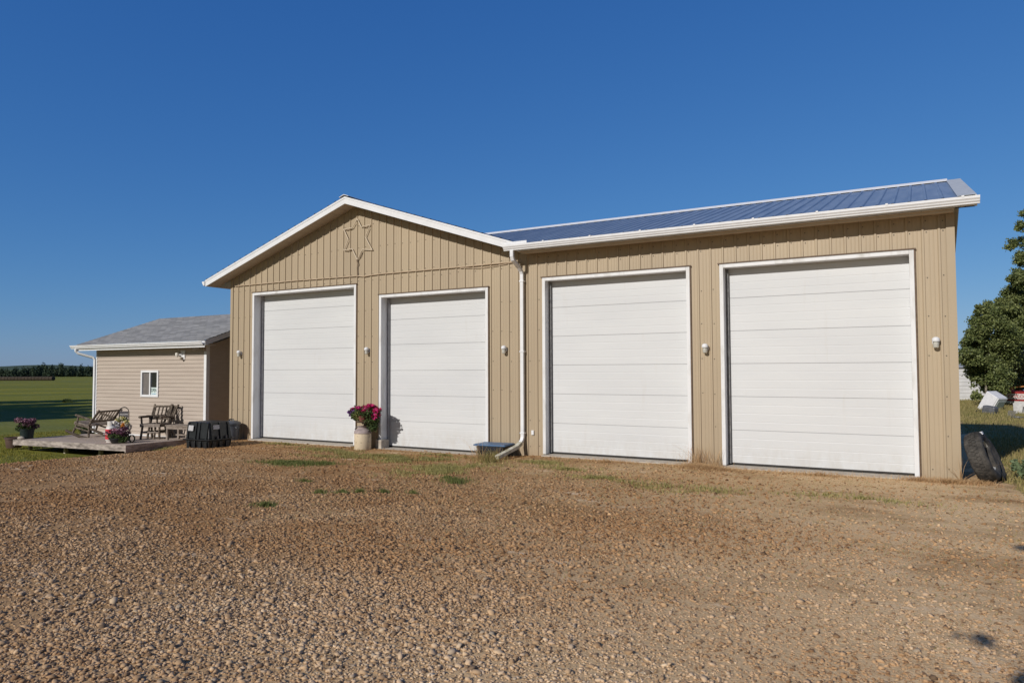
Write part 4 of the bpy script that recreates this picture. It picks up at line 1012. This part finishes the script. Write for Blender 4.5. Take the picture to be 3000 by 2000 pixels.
# ------------------------------------------------------------------ milk can with the bright flower basket on top
mc = thing('milk_can', 'cream painted milk can standing between the two left doors', 'milk can', (4.64, -.36, float(gz(4.6, -.36))-.005))
cream = M('cream_chipped', (.18, .13, .09), (.60, .50, .36), scale=11, rough=.6, sharp=(.30, .42), bump=.2, bscale=30)
part('can_body', MB().lathe([(.195, 0), (.20, .01), (.198, .37), (.19, .385)], 28), cream, mc, smooth=True)
part('shoulder', MB().lathe([(.203, .380), (.205, .395), (.200, .43), (.18, .46), (.13, .49), (.115, .505), (.115, .53), (.135, .54), (.135, .55), (.02, .555)], 28), M('grey_pink_metal', (.25, .20, .20), (.42, .35, .34), scale=8, rough=.55), mc, smooth=True)
for sx in (-1, 1): part('handle', MB().tube([(sx*.18, -.03, .44), (sx*.22, -.03, .47), (sx*.20, -.01, .51), (sx*.13, 0, .53)], .011, 8), dark_steel, mc, smooth=True)
fb = thing('flower_basket', 'basket of red magenta and purple petunias on the milk can', 'flower basket', (4.72, -.36, float(gz(4.6, -.36))+.548))
fb.scale = (1.16, 1.12, .88)
part('stand', MB().lathe([(.09, 0), (.03, .02), (.025, .06), (.10, .09), (.19, .10), (.20, .115), (.18, .12), (.01, .12)], 20), M('iron_rust', (.06, .04, .03), (.12, .08, .06), scale=14), fb, smooth=True)
part('pot', MB().lathe([(.11, .121), (.13, .14), (.18, .26), (.19, .27), (.17, .27), (.1, .25), (.01, .25)], 22), M('pot_terracotta', (.25, .12, .08), (.33, .17, .11), scale=9), fb, smooth=True)
FS = lambda c, k=6: shatter(c, k, len(c))
cloud('foliage', [(0, 0, .38, .30, .24, .15), (.12, 0, .22, .18, .16, .18), (.18, .02, .02, .10, .10, .16), (-.16, -.05, .27, .15, .14, .12)], 3200, .028, leaf_green, fb, surf=.6)
red = M('petunia_red', (.48, .012, .045), (.58, .03, .12), scale=14, rough=.5, island=(.56, .04, .24), trans=.2)
mag = M('petunia_magenta', (.48, .015, .20), (.56, .05, .30), scale=14, rough=.5, island=(.62, .06, .22), trans=.2)
pur = M('petunia_purple', (.16, .03, .26), (.30, .08, .40), scale=14, rough=.5, island=(.16, .06, .26), trans=.2)
cloud('flowers', FS([(.08, -.02, .47, .20, .2, .12), (.26, -.04, .36, .11, .14, .14), (.02, -.12, .24, .12, .08, .07), (.14, 0, .50, .16, .16, .08)]), 760, .028, red, fb, surf=.95)
cloud('flowers', FS([(-.10, -.05, .45, .18, .18, .10), (-.20, -.03, .42, .10, .10, .09)]), 800, .028, mag, fb, surf=.95)
cloud('flowers', FS([(-.30, -.02, .33, .11, .14, .14), (-.22, -.08, .36, .10, .1, .08)]), 620, .028, pur, fb, surf=.95)
lime = cloud('flowers', [(-.10, -.13, .30, .10, .06, .12)], 260, .024, M('leaf_lime', (.22, .25, .07), (.32, .30, .12), scale=20), fb, surf=.9)

# ------------------------------------------------------------------ blue lidded tub by the downspout
tb = thing('storage_tub', 'black tub with a blue lid in the weeds below the downspout', 'tub', (8.28, -.34, float(gz(8.3, -.3))-.03), (0, 0, rad(4)))
part('tub', frustum(.27, .19, 0, .285, -.045, -.035), M('tub_charcoal', (.018, .022, .03), (.035, .04, .05), scale=5, rough=.4), tb, bevel=.015)
part('lid', MB().box(-.375, .375, -.255, .255, .286, .318), M('lid_blue', (.055, .12, .24), (.09, .17, .30), scale=5, rough=.45), tb, bevel=.012)
part('lid_rim', MB().box(-.35, .35, -.235, .235, .3185, .326), MATS['lid_blue'], tb, bevel=.006)
for z in (.07, .13, .19): part('rib', MB().box(-.31, .31, -.232, -.20, z, z+.012), MATS['tub_charcoal'], tb)

# ------------------------------------------------------------------ tyres against the corner
def tyre(name, label, loc, rot, R=.385, W=.28, rim=True, sticker=False, group=None):
    t = thing(name, label, 'tyre', loc, rot, group)           # axis along local X
    RX = Matrix.Rotation(rad(90), 4, 'Y')
    r0 = R*.62; w2 = W/2
    prof = [(r0, -w2*.72), (r0+.02, -w2*.86), (R*.80, -w2*1.03), (R*.93, -w2*.95), (R*.985, -w2*.78), (R, -w2*.5), (R, w2*.5), (R*.985, w2*.78), (R*.93, w2*.95), (R*.80, w2*1.03), (r0+.02, w2*.86), (r0, w2*.72)]
    part('carcass', MB().lathe(prof, 48, mat=RX, close=True), rubber, t, smooth=True)
    # tread blocks
    mb = MB(); NB = 44
    for j in range(NB):
        for k, (a, b_) in enumerate(((-.98, -.58), (-.50, -.04), (.04, .50), (.58, .98))):
            th = 2*math.pi*(j+(.5 if k % 2 else 0))/NB; dth = .72*2*math.pi/NB/2; sk = .035*(1 if k % 2 else -1)
            rr = R+.012 if abs(a+b_) < 1.2 else R*.985+.006
            vs = []
            for x in (a*w2*.8, b_*w2*.8):
                for s in (-1, 1):
                    for q in (rr-.03, rr): vs.append((x, q*math.cos(th+s*dth+sk*x*6), q*math.sin(th+s*dth+sk*x*6)))
            mb.add(vs, [(1, 3, 7, 5), (0, 1, 5, 4), (2, 6, 7, 3), (0, 2, 3, 1), (4, 5, 7, 6)])
    part('tread', mb, rubber, t, fix=True)
    if rim:
        part('rim', MB().lathe([(r0+.005, w2*.70), (r0-.01, w2*.74), (r0-.03, w2*.5), (r0-.03, -w2*.5), (r0-.01, -w2*.74), (r0+.005, -w2*.70)], 36, mat=RX, close=True), M('rim_grey', (.35, .34, .32), (.5, .5, .48), scale=9, rough=.4, metal=.3), t, smooth=True)
    if sticker:
        part('sticker', MB().box(w2*.60, w2*1.02+.006, -.035, .045, R*.86, R*.975), M('tyre_label', (.55, .56, .62), (.75, .75, .78), scale=30), t)
    return t
tyre('truck_tyre', 'worn truck tyre leaning on the right corner of the barn', (16.955, .10, .335), (0, rad(-19), rad(-13)), R=.385, W=.255, sticker=True)
tyre('wheel', 'second dark wheel tucked behind the leaning truck tyre', (17.09, .52, .24), (0, rad(-20), rad(-10)), R=.345, W=.20, rim=False)

# ------------------------------------------------------------------ junk at the back right
def gpt(px, row, w):
    q = at(px, w, row); return (q[0], q[1], float(gz(q[0], q[1])))
a = at(2800, 43, 1180); b_ = at(3150, 43, 1180)
tl = thing('white_trailer', 'long white sided trailer half hidden behind the green trees', 'trailer', (a[0], a[1], -.25), (0, 0, math.atan2(b_[1]-a[1], b_[0]-a[0])))
mb = MB(); L_ = float(np.hypot(b_[0]-a[0], b_[1]-a[1])); z = 0.05
while z < 2.0: mb.add([(-.3, -.02, z), (L_, -.02, z), (L_, 0, z+.22), (-.3, 0, z+.22)], [(0, 1, 2, 3)]); mb.add([(-.3, -.02, z), (L_, -.02, z), (L_, .0, z-.001), (-.3, .0, z-.001)], [(0, 1, 2, 3)]); z += .22
part('siding', mb, M('trailer_white', (.66, .66, .68), (.76, .76, .78), scale=2), tl, fix=False)
part('roof', MB().prism([(-.12, 2.02), (-.12, 2.12), (1.3, 2.42), (2.7, 2.12), (2.7, 2.02)], -.4, L_+.1, 'x'), M('trailer_roof', (.25, .28, .36), (.35, .38, .46), scale=4), tl)
part('frame', MB().box(-.28, L_-.01, .03, 2.6, -.3, 2.01), MATS['trailer_white'], tl)
# tilted white freezer
fz = thing('chest_freezer', 'white freezer tipped over in the grass before the trees', 'freezer', gpt(2890, 1181, 34), (0, rad(31), rad(-38)))
fz.scale = (1.12, 1.12, 1.12)
part('cabinet', MB().box(-.22, .30, -.30, .30, -.05, .82), M('freezer_white', (.66, .66, .70), (.76, .76, .78), scale=5, rough=.4), fz, bevel=.02)
part('door', MB().box(.305, .36, -.29, .29, -.02, .80), MATS['freezer_white'], fz, bevel=.015)
part('liner', MB().box(.361, .375, -.2, .2, .08, .66), M('liner_grey', (.40, .44, .42)), fz, bevel=.01)
gt = thing('fuel_tank', 'grey plastic fuel tank lying in front of the tipped freezer', 'fuel tank', gpt(2899, 1199, 31), (0, rad(8), rad(-32)))
part('shell', MB().box(-.26, .26, -.18, .18, -.02, .35), M('tank_grey', (.085, .09, .10), (.13, .135, .15), scale=8, rough=.5), gt, bevel=.07)
part('seam', MB().box(-.268, .268, -.188, .188, .15, .165), MATS['tank_grey'], gt)
bk = thing('bucket', 'black bucket on its side left of the grey fuel tank', 'bucket', gpt(2869, 1202, 32), (rad(100), 0, rad(-20)))
part('shell', MB().lathe([(.09, -.1), (.12, .12), (.13, .12), (.13, .14), (.11, .14), (.08, -.08), (.01, -.08)], 18), black_plastic, bk, smooth=True)
part('bail', MB().tube([(.125*math.cos(a_), .14*math.sin(a_), .13) for a_ in np.linspace(0, math.pi, 10)], .006, 5), dark_steel, bk)
# old red pickup box
pk = thing('red_truck', 'old red pickup truck with a white tailgate at the right edge', 'truck', gpt(2972, 1172, 36), (0, 0, rad(-26)))
redp = M('truck_red', (.26, .016, .022), (.36, .05, .04), scale=5, rough=.5, sharp=(.3, .8))
mb = MB().box(-.45, 1.3, .0, .06, .30, .80).box(-.45, -.39, .061, 4.2, .30, .82).box(1.24, 1.3, .061, 4.2, .30, .82).box(-.389, 1.239, .061, 4.2, .30, .36)
part('box', mb, redp, pk, bevel=.015)
tg = part('tailgate', MB().box(-.36, 1.2, -.03, -.002, .42, .70), M('tailgate_white', (.55, .48, .47), (.62, .58, .56), scale=9), pk, bevel=.01)
text_mesh('lettering', 'EXPLORER', .21, redp, pk, (.28, -.036, .555), (rad(90), 0, 0)).scale = (1.12, 1, 1)
part('cab', MB().prism([(1.9, .3), (1.9, .85), (2.1, 1.35), (3.2, 1.38), (3.6, .9), (4.6, .82), (4.6, .3)], -.40, 1.25, 'x') if False else MB().prism([(4.25, .3), (4.25, .95), (4.4, 1.5), (5.4, 1.5), (5.8, 1.0), (7.0, .9), (7.0, .3)], -.40, 1.25, 'x'), redp, pk, bevel=.04)
part('bumper', MB().box(-.42, 1.27, -.12, -.035, .22, .33), M('bumper_white', (.5, .48, .45)), pk, bevel=.015)
for sx in (-.42, 1.05):
    for y in (.95, 6.1):
        part('wheel', MB().lathe([(.05, 0), (.20, .01), (.30, .0), (.33, .03), (.33, .19), (.30, .22), (.05, .2)], 24, c=(sx, y, .33), mat=Matrix.Rotation(rad(90), 4, 'Y')), rubber, pk, smooth=True)
part('tail_lamp', MB().box(-.445, -.365, -.012, -.001, .50, .72), M('lamp_red', (.35, .01, .01), rough=.25), pk)
ab = thing('wooden_chair', 'orange brown curved seat lying on the red truck box', 'seat', tuple(Vector(gpt(2960, 1172, 36))+Vector((0.05, .15, .86))), (0, 0, rad(-26)))
part('seat', MB().prism([(-.1, -.02), (-.12, .14), (-.02, .20), (.62, .25), (.66, .19), (.06, .13), (.0, .06), (.0, -.02)], 0, .4, 'y'), M('seat_orange', (.38, .15, .04), (.48, .22, .08), scale=8, rough=.5), ab, bevel=.015)
bt = cloud('tarp', [(0, 0, .05, .35, .3, .14), (.3, 0, .1, .3, .3, .18)], 10, .01, M('tarp_blue', (.12, .19, .36), (.22, .30, .48), scale=5))
bpy.data.objects.remove(bt)
mb = MB(); K = 12; vs = []
for i in range(K):
    for j in range(K): vs.append((i/(K-1)*.9, j/(K-1)*.8, .16*math.sin(i/(K-1)*math.pi)**.6*math.sin(j/(K-1)*math.pi)**.5+.035*math.sin(i*1.9+j)*math.cos(j*1.4)))
mb.add(vs, [(i*K+j, (i+1)*K+j, (i+1)*K+j+1, i*K+j+1) for i in range(K-1) for j in range(K-1)])
tp = part('tarp', mb, M('tarp_blue', (.12, .19, .36)), None, smooth=True); q = Vector(gpt(2985, 1172, 36)); tp.location = (q.x+.1, q.y, q.z+.86); tp.rotation_euler = (0, 0, rad(-26))
tagp(tp, 'crumpled blue tarp lying on the red truck box', 'tarp')
wp = thing('scrap_sheet', 'dented white sheet metal leaning in front of the red truck', 'scrap metal', gpt(2990, 1192, 31), (rad(-14), 0, rad(-28)))
part('sheet', MB().prism([(-.28, 0), (-.34, .46), (-.1, .54), (.5, .50), (.5, .02), (.1, -.02)], 0, .03, 'y'), M('panel_white', (.42, .41, .40), (.55, .54, .52), scale=9), wp, bevel=.008)
part('handle_slot', MB().box(.06, .10, -.012, -.001, .06, .32), M('slot_dark', (.03, .03, .03)), wp)
gr = thing('metal_grate', 'small grey metal grate lying in the grass near the truck', 'grate', gpt(2961, 1203, 29), (rad(-25), 0, rad(-30)))
mb = MB()
for i in range(8): mb.box(-.14+.037*i, -.125+.037*i, 0, .02, 0, .26)
mb.box(-.15, .15, -.001, .021, -.012, -.0005).box(-.15, .15, -.001, .021, .2605, .275)
part('bars', mb, M('grate_grey', (.16, .15, .14), (.22, .21, .2), scale=9), gr)
pn = thing('pan', 'flat dark metal pan on the grass at the right edge', 'pan', gpt(2980, 1210, 28), (rad(4), 0, 0))
part('dish', MB().lathe([(.17, 0), (.21, .07), (.22, .07), (.175, -.01), (.01, -.01)], 20), dark_steel, pn, smooth=True)

# ------------------------------------------------------------------ gravel
def in_sector(n, r0, r1):
    a = RS.uniform(YAW-rad(43), YAW+rad(43), n); r = np.sqrt(RS.uniform(r0*r0, r1*r1, n))
    return CAM[0]+r*np.sin(a), CAM[1]+r*np.cos(a), r
ph = (1+5**.5)/2
ICO = np.array([(-1, ph, 0), (1, ph, 0), (-1, -ph, 0), (1, -ph, 0), (0, -1, ph), (0, 1, ph), (0, -1, -ph), (0, 1, -ph), (ph, 0, -1), (ph, 0, 1), (-ph, 0, -1), (-ph, 0, 1)])/math.sqrt(1+ph*ph)
ICF = np.array([(0, 11, 5), (0, 5, 1), (0, 1, 7), (0, 7, 10), (0, 10, 11), (1, 5, 9), (5, 11, 4), (11, 10, 2), (10, 7, 6), (7, 1, 8), (3, 9, 4), (3, 4, 2), (3, 2, 6), (3, 6, 8), (3, 8, 9), (4, 9, 5), (2, 4, 11), (6, 2, 10), (8, 6, 7), (9, 8, 1)])
def lowfreq(x, y):
    return .5+.25*np.sin(x*1.3+1.7*np.sin(y*.9))+.25*np.sin(y*1.9-.8*np.sin(x*1.1+2))
def stones():
    X = []; Y = []; Sz = []
    for r0, r1, dens, base in ((2.6, 6, 4200, .0084), (6, 9, 2300, .0092), (9, 13, 1000, .0110), (13, 18.5, 330, .013), (18.5, 26, 80, .016)):
        area = rad(86)/2*(r1*r1-r0*r0); n = int(area*dens); x, y, r = in_sector(n, r0, r1)
        k = (lawn_mask(x, y) < .35) & (y < -.02) & ~((x < -2.3) & (y > -1.95))
        # the right part is packed dirt with fewer loose stones
        keep = RS.rand(n) < (.5+.5*lowfreq(x, y))*(1-.35*S((x-13)/3))*(1-.55*S((y+5)/2.5)*S((x-4)/2))
        k &= keep; x, y = x[k], y[k]
        s = base*np.exp(RS.normal(0, .48, len(x)))*(1-.25*S((x-12)/4)); s = np.minimum(s, .027)
        X.append(x); Y.append(y); Sz.append(s)
    x = np.concatenate(X); y = np.concatenate(Y); s = np.concatenate(Sz); n = len(x)
    sc3 = np.stack([s*RS.uniform(.8, 1.35, n), s*RS.uniform(.7, 1.1, n), s*RS.uniform(.35, .7, n)], -1)
    V = ICO[None]*(1+.30*RS.normal(size=(n, 12, 1)).clip(-1.3, 1.5))
    V = V*sc3[:, None, :]
    a = RS.uniform(0, 2*math.pi, n); b = RS.normal(0, .35, n)
    ca, sa, cb_, sb_ = np.cos(a), np.sin(a), np.cos(b), np.sin(b)
    x1 = V[..., 0]*cb_[:, None]+V[..., 2]*sb_[:, None]; z1 = -V[..., 0]*sb_[:, None]+V[..., 2]*cb_[:, None]
    x2 = x1*ca[:, None]-V[..., 1]*sa[:, None]; y2 = x1*sa[:, None]+V[..., 1]*ca[:, None]
    P = np.stack([x2+x[:, None], y2+y[:, None], z1+(gz(x, y)+s*.22)[:, None]], -1).reshape(-1, 3)
    Fc = (ICF[None]+(np.arange(n)*12)[:, None, None]).reshape(-1, 3)
    return P, Fc
def stone_mat():
    m = bpy.data.materials.new('gravel_stone'); m.use_nodes = True; t = m.node_tree; N = t.nodes; L = t.links; b = N['Principled BSDF']
    b.inputs['Roughness'].default_value = .85; b.inputs['Specular IOR Level'].default_value = .25
    geo = N.new('ShaderNodeNewGeometry'); cr = N.new('ShaderNodeValToRGB'); L.new(geo.outputs['Random Per Island'], cr.inputs[0])
    e = cr.color_ramp.elements; e[0].position = 0; e[0].color = (.17, .14, .12, 1); e[1].position = 1; e[1].color = (.80, .68, .55, 1)
    for pz, c in ((.10, (.27, .19, .13)), (.30, (.42, .315, .225)), (.55, (.53, .415, .31)), (.75, (.62, .50, .385)), (.90, (.55, .45, .37)), (.96, (.36, .33, .30))):
        q = e.new(pz); q.color = (*c, 1)
    v = N.new('ShaderNodeVectorMath'); v.operation = 'MULTIPLY'; v.inputs[1].default_value = (.6, 1, 1); L.new(geo.outputs['Position'], v.inputs[0])
    nz = N.new('ShaderNodeTexNoise'); nz.inputs['Scale'].default_value = .33; nz.inputs['Detail'].default_value = 4; nz.inputs['Roughness'].default_value = .55; L.new(v.outputs[0], nz.inputs['Vector'])
    mr = N.new('ShaderNodeMapRange'); mr.inputs[1].default_value = .40; mr.inputs[2].default_value = .62; L.new(nz.outputs[0], mr.inputs[0])
    sx = N.new('ShaderNodeSeparateXYZ'); L.new(geo.outputs['Position'], sx.inputs[0])
    gr_ = N.new('ShaderNodeMapRange'); gr_.inputs[1].default_value = 9; gr_.inputs[2].default_value = 16; L.new(sx.outputs[0], gr_.inputs[0])
    gm = N.new('ShaderNodeMix'); gm.data_type = 'RGBA'; gm.inputs[6].default_value = (.82, .70, .53, 1); gm.inputs[7].default_value = (1.05, .93, .74, 1); L.new(gr_.outputs[0], gm.inputs[0])
    g2 = N.new('ShaderNodeMix'); g2.data_type = 'RGBA'; g2.blend_type = 'MULTIPLY'; g2.inputs[0].default_value = 1; L.new(cr.outputs[0], g2.inputs[6]); L.new(gm.outputs[2], g2.inputs[7])
    mx = N.new('ShaderNodeMix'); mx.data_type = 'RGBA'; mx.blend_type = 'MULTIPLY'; mx.inputs[7].default_value = (.80, .70, .60, 1)
    ya = N.new('ShaderNodeMath'); ya.operation = 'MULTIPLY_ADD'; L.new(nz.outputs[0], ya.inputs[0]); ya.inputs[1].default_value = 7; L.new(sx.outputs[1], ya.inputs[2])
    ym = N.new('ShaderNodeMapRange'); ym.inputs[1].default_value = -5.2; ym.inputs[2].default_value = -2.0; L.new(ya.outputs[0], ym.inputs[0])
    yt = N.new('ShaderNodeMix'); yt.data_type = 'RGBA'; yt.inputs[6].default_value = (1.06, 1.09, 1.15, 1); yt.inputs[7].default_value = (.93, .87, .80, 1); L.new(ym.outputs[0], yt.inputs[0])
    g3 = N.new('ShaderNodeMix'); g3.data_type = 'RGBA'; g3.blend_type = 'MULTIPLY'; g3.inputs[0].default_value = 1; L.new(g2.outputs[2], g3.inputs[6]); L.new(yt.outputs[2], g3.inputs[7])
    L.new(mr.outputs[0], mx.inputs[0]); L.new(g3.outputs[2], mx.inputs[6])
    n2 = N.new('ShaderNodeTexNoise'); n2.inputs['Scale'].default_value = 180; n2.inputs['Detail'].default_value = 3; L.new(geo.outputs['Position'], n2.inputs['Vector'])
    m2 = N.new('ShaderNodeMapRange'); m2.inputs[3].default_value = .75; m2.inputs[4].default_value = 1.2; L.new(n2.outputs[0], m2.inputs[0])
    mm = N.new('ShaderNodeMix'); mm.data_type = 'RGBA'; mm.blend_type = 'MULTIPLY'; mm.inputs[0].default_value = 1; L.new(mx.outputs[2], mm.inputs[6]); L.new(m2.outputs[0], mm.inputs[7])
    L.new(mm.outputs[2], b.inputs['Base Color']); return m
P_, F_ = stones()
gv = np_mesh('gravel', P_, F_, 3, stone_mat()); tagp(gv, 'loose brown and beige gravel covering the yard', 'gravel', kind='stuff')

# ------------------------------------------------------------------ grass and weeds
def blades(name, x, y, h, wd, mat, lean=.5, parent=None, z=None, tagargs=None):
    n = len(x); a = RS.uniform(0, 2*math.pi, n); l = RS.normal(0, lean, n)*h; la = RS.uniform(0, 2*math.pi, n)
    z0 = gz(x, y)-.005 if z is None else z
    ca, sa = np.cos(a)*wd/2, np.sin(a)*wd/2
    b0 = np.stack([x-ca, y-sa, z0], -1); b1 = np.stack([x+ca, y+sa, z0], -1)
    mx_, my_ = x+l*.4*np.cos(la), y+l*.4*np.sin(la)
    m0 = np.stack([mx_-ca*.7, my_-sa*.7, z0+h*.6], -1); m1 = np.stack([mx_+ca*.7, my_+sa*.7, z0+h*.6], -1)
    tp_ = np.stack([x+l*np.cos(la), y+l*np.sin(la), z0+h*.97], -1)
    V = np.stack([b0, b1, m1, m0, tp_], 1).reshape(-1, 3)
    i = (np.arange(n)*5)[:, None]
    Fq = np.concatenate([i+np.array([[0, 1, 2]]), i+np.array([[0, 2, 3]]), i+np.array([[3, 2, 4]])], 0)
    return np_mesh(name, V, Fq, 3, mat, parent)
def patch(cx, cy, rx, ry, n, rot=0):
    a = RS.uniform(0, 2*math.pi, n); r = np.minimum(np.abs(RS.normal(0, .52, n)), 1.5)*(1+.3*np.sin(3*a+cx)+.2*np.sin(7*a+cy)); u, v = rx*r*np.cos(a), ry*r*np.sin(a)
    c, s_ = math.cos(rot), math.sin(rot); return cx+u*c-v*s_, cy+u*s_+v*c
def ragged(x, y, k=.38):
    v = .5+.28*np.sin(x*5.1+2*np.sin(y*4.3))+.22*np.sin(y*9.7+1.5*np.sin(x*7.9+1)); m = RS.rand(len(x)) < np.clip((v-k)*3+.35, .04, 1); return x[m], y[m]
def many(ps):
    xs, ys = zip(*[patch(*p_) for p_ in ps]); return np.concatenate(xs), np.concatenate(ys)
# bright green clumps in the gravel
x, y = many([(5.3, -3.15, .85, .38, 6500, .1), (5.9, -2.9, .3, .2, 900), (8.6, -6.68, .20, .13, 700), (8.50, -5.60, .17, .10, 260), (9.0, -5.30, .12, .09, 200), (8.80, -5.45, .16, .08, 260), (9.32, -5.15, .16, .08, 260), (9.75, -5.0, .12, .05, 120), (7.35, -4.8, .22, .07, 220), (9.6, -3.7, .30, .22, 700), (9.3, -3.5, .2, .1, 220), (9.75, -3.9, .2, .12, 260)])
gb = blades('grass', x, y, RS.uniform(.02, .10, len(x))*RS.uniform(.4, 1, len(x)), .010, M('grass_bright', (.07, .12, .025), (.12, .155, .035), scale=7, rough=.7, island=(.22, .22, .08), trans=.25)); tagp(gb, 'bright green grass clumps growing through the gravel', 'grass', kind='stuff')
grass_strip = M('grass_strip', (.13, .15, .03), (.29, .26, .08), scale=6, rough=.7, island=(.40, .34, .15), trans=.15)
x, y = many([(6.0, -1.35, 1.6, .34, 9200, .05), (4.2, -1.0, 1.0, .38, 4600), (2.3, -.55, .9, .16, 1400), (7.0, -1.55, .95, .35, 5600, .5), (8.3, -2.3, .95, .55, 8800, .5), (8.7, -3.0, .8, .5, 5000, .6), (7.2, -.62, .8, .15, 1200), (5.1, -1.9, 1.2, .3, 1800, .2), (11.6, -2.4, .8, .35, 1500), (10.6, -1.6, .9, .35, 1200), (13.0, -2.7, 1.5, .6, 2600), (9.8, -1.1, .9, .35, 1500), (15.4, -2.4, 1.2, .35, 900), (-2.4, -.9, .5, .3, 700), (-1.2, -1.6, .8, .35, 900)])
x, y = ragged(x, y)
go = blades('grass', x, y, RS.uniform(.012, .075, len(x)), .011, grass_strip, lean=.9); tagp(go, 'sparse olive grass and weeds along the front of the doors', 'grass', kind='stuff')
x, y = many([(12.75, -.50, .75, .20, 4200), (12.6, -.28, .35, .12, 900), (8.15, -.62, .45, .12, 900), (8.5, -.60, .3, .12, 500), (16.5, -.25, .5, .12, 900), (16.1, -.22, .5, .1, 500), (10.9, -.42, 1.3, .10, 700), (14.6, -.35, 1.3, .12, 900), (16.9, -.1, .35, .2, 700), (0.4, -.9, .7, .3, 700)])
gd = blades('dry_grass', x, y, RS.uniform(.02, .11, len(x)), .006, grass_dry, lean=1.3); tagp(gd, 'dry reddish grass matted against the foot of the barn wall', 'grass', kind='stuff')
x, y = many([(12.55, -.12, .40, .05, 130), (8.1, -.62, .35, .05, 60), (8.5, -.58, .25, .05, 40), (16.66, -.08, .06, .04, 22), (12.9, -.16, .2, .05, 40)])
gt_ = blades('tall_weeds', x, y, RS.uniform(.12, .48, len(x)), .006, grass_dry, lean=.85); tagp(gt_, 'tall dry weed stalks standing before the barn wall', 'weeds', kind='stuff')
x, y = many([(8.50, -.66, .16, .08, 90), (8.25, -.70, .3, .06, 40), (8.75, -1.35, .3, .18, 400)])
n = 26000; x2 = RS.uniform(8.5, 18.5, n); y2 = RS.uniform(-8, -.25, n); v = lowfreq(x2*1.9+3, y2*2.3); kk = (RS.rand(n) < .15+v*S((y2+9)/5)) & (lawn_mask(x2, y2) < .6)
gs = blades('straw', x2[kk], y2[kk], RS.uniform(.008, .03, kk.sum()), .009, M('straw_litter', (.34, .26, .13), (.50, .38, .22), scale=2, rough=.9, island=(.24, .22, .08)), lean=2.2); tagp(gs, 'dry straw litter and stubble scattered over the packed dirt', 'straw', kind='stuff')
gw = blades('green_weeds', x, y, RS.uniform(.05, .34, len(x))*RS.rand(len(x))**.6, .009, grass_olive, lean=.7); tagp(gw, 'green weeds growing up around the blue lidded tub', 'weeds', kind='stuff')
# lawn blades left and grass at the right
n = 60000; x = RS.uniform(-16, -.5, n); y = RS.uniform(-7.5, 7, n); k = (lawn_mask(x, y) > .45+.3*RS.rand(n)) & ~((x > DX0-.05) & (x < DX1+.05) & (y > DY0) & (y < 6)) & ~((x > -8) & (y > .4))
gl = blades('lawn', x[k], y[k], RS.uniform(.03, .075, k.sum()), .014, grass_green); tagp(gl, 'mown green lawn left of the gravel around the deck', 'grass', kind='stuff')
n = 70000; x = RS.uniform(16.9, 24, n); y = -1.4+41*RS.rand(n)**1.3; k = (lawn_mask(x, y) > .5) & ((y < 11) | (y > 17.5) | (RS.rand(n) < .3)) & (x > 16.9+.0*y)
gr2 = blades('grass', x[k], y[k], RS.uniform(.04, .13, k.sum())*(1+.9*S((y[k]-20)/8)), .016, grass_olive); tagp(gr2, 'rough yellow green grass right of the barn', 'grass', kind='stuff')
# thistle like weed beside the tyre
x, y = patch(17.55, .75, .16, .16, 60)
wd_ = thing('thistle_plant', 'leafy grey green weed growing right of the leaning tyre', 'weed', (17.55, .75, float(gz(17.5, .7))))
cloud('leaves', [(0, 0, .15, .10, .10, .12), (-.12, .05, .22, .06, .06, .10), (.12, -.05, .12, .12, .08, .08), (.03, .0, .28, .05, .05, .08)], 420, .04, M('leaf_grey_green', (.10, .15, .07), (.17, .22, .11), scale=12, island=(.2, .26, .15), trans=.2), wd_)
part('stems', MB().tube([(0, 0, 0), (.02, 0, .3)], .008, 5).tube([(0, 0, 0), (-.12, .05, .26)], .007, 5).tube([(0, 0, 0), (.12, -.05, .18)], .007, 5), MATS['leaf_grey_green'], wd_)
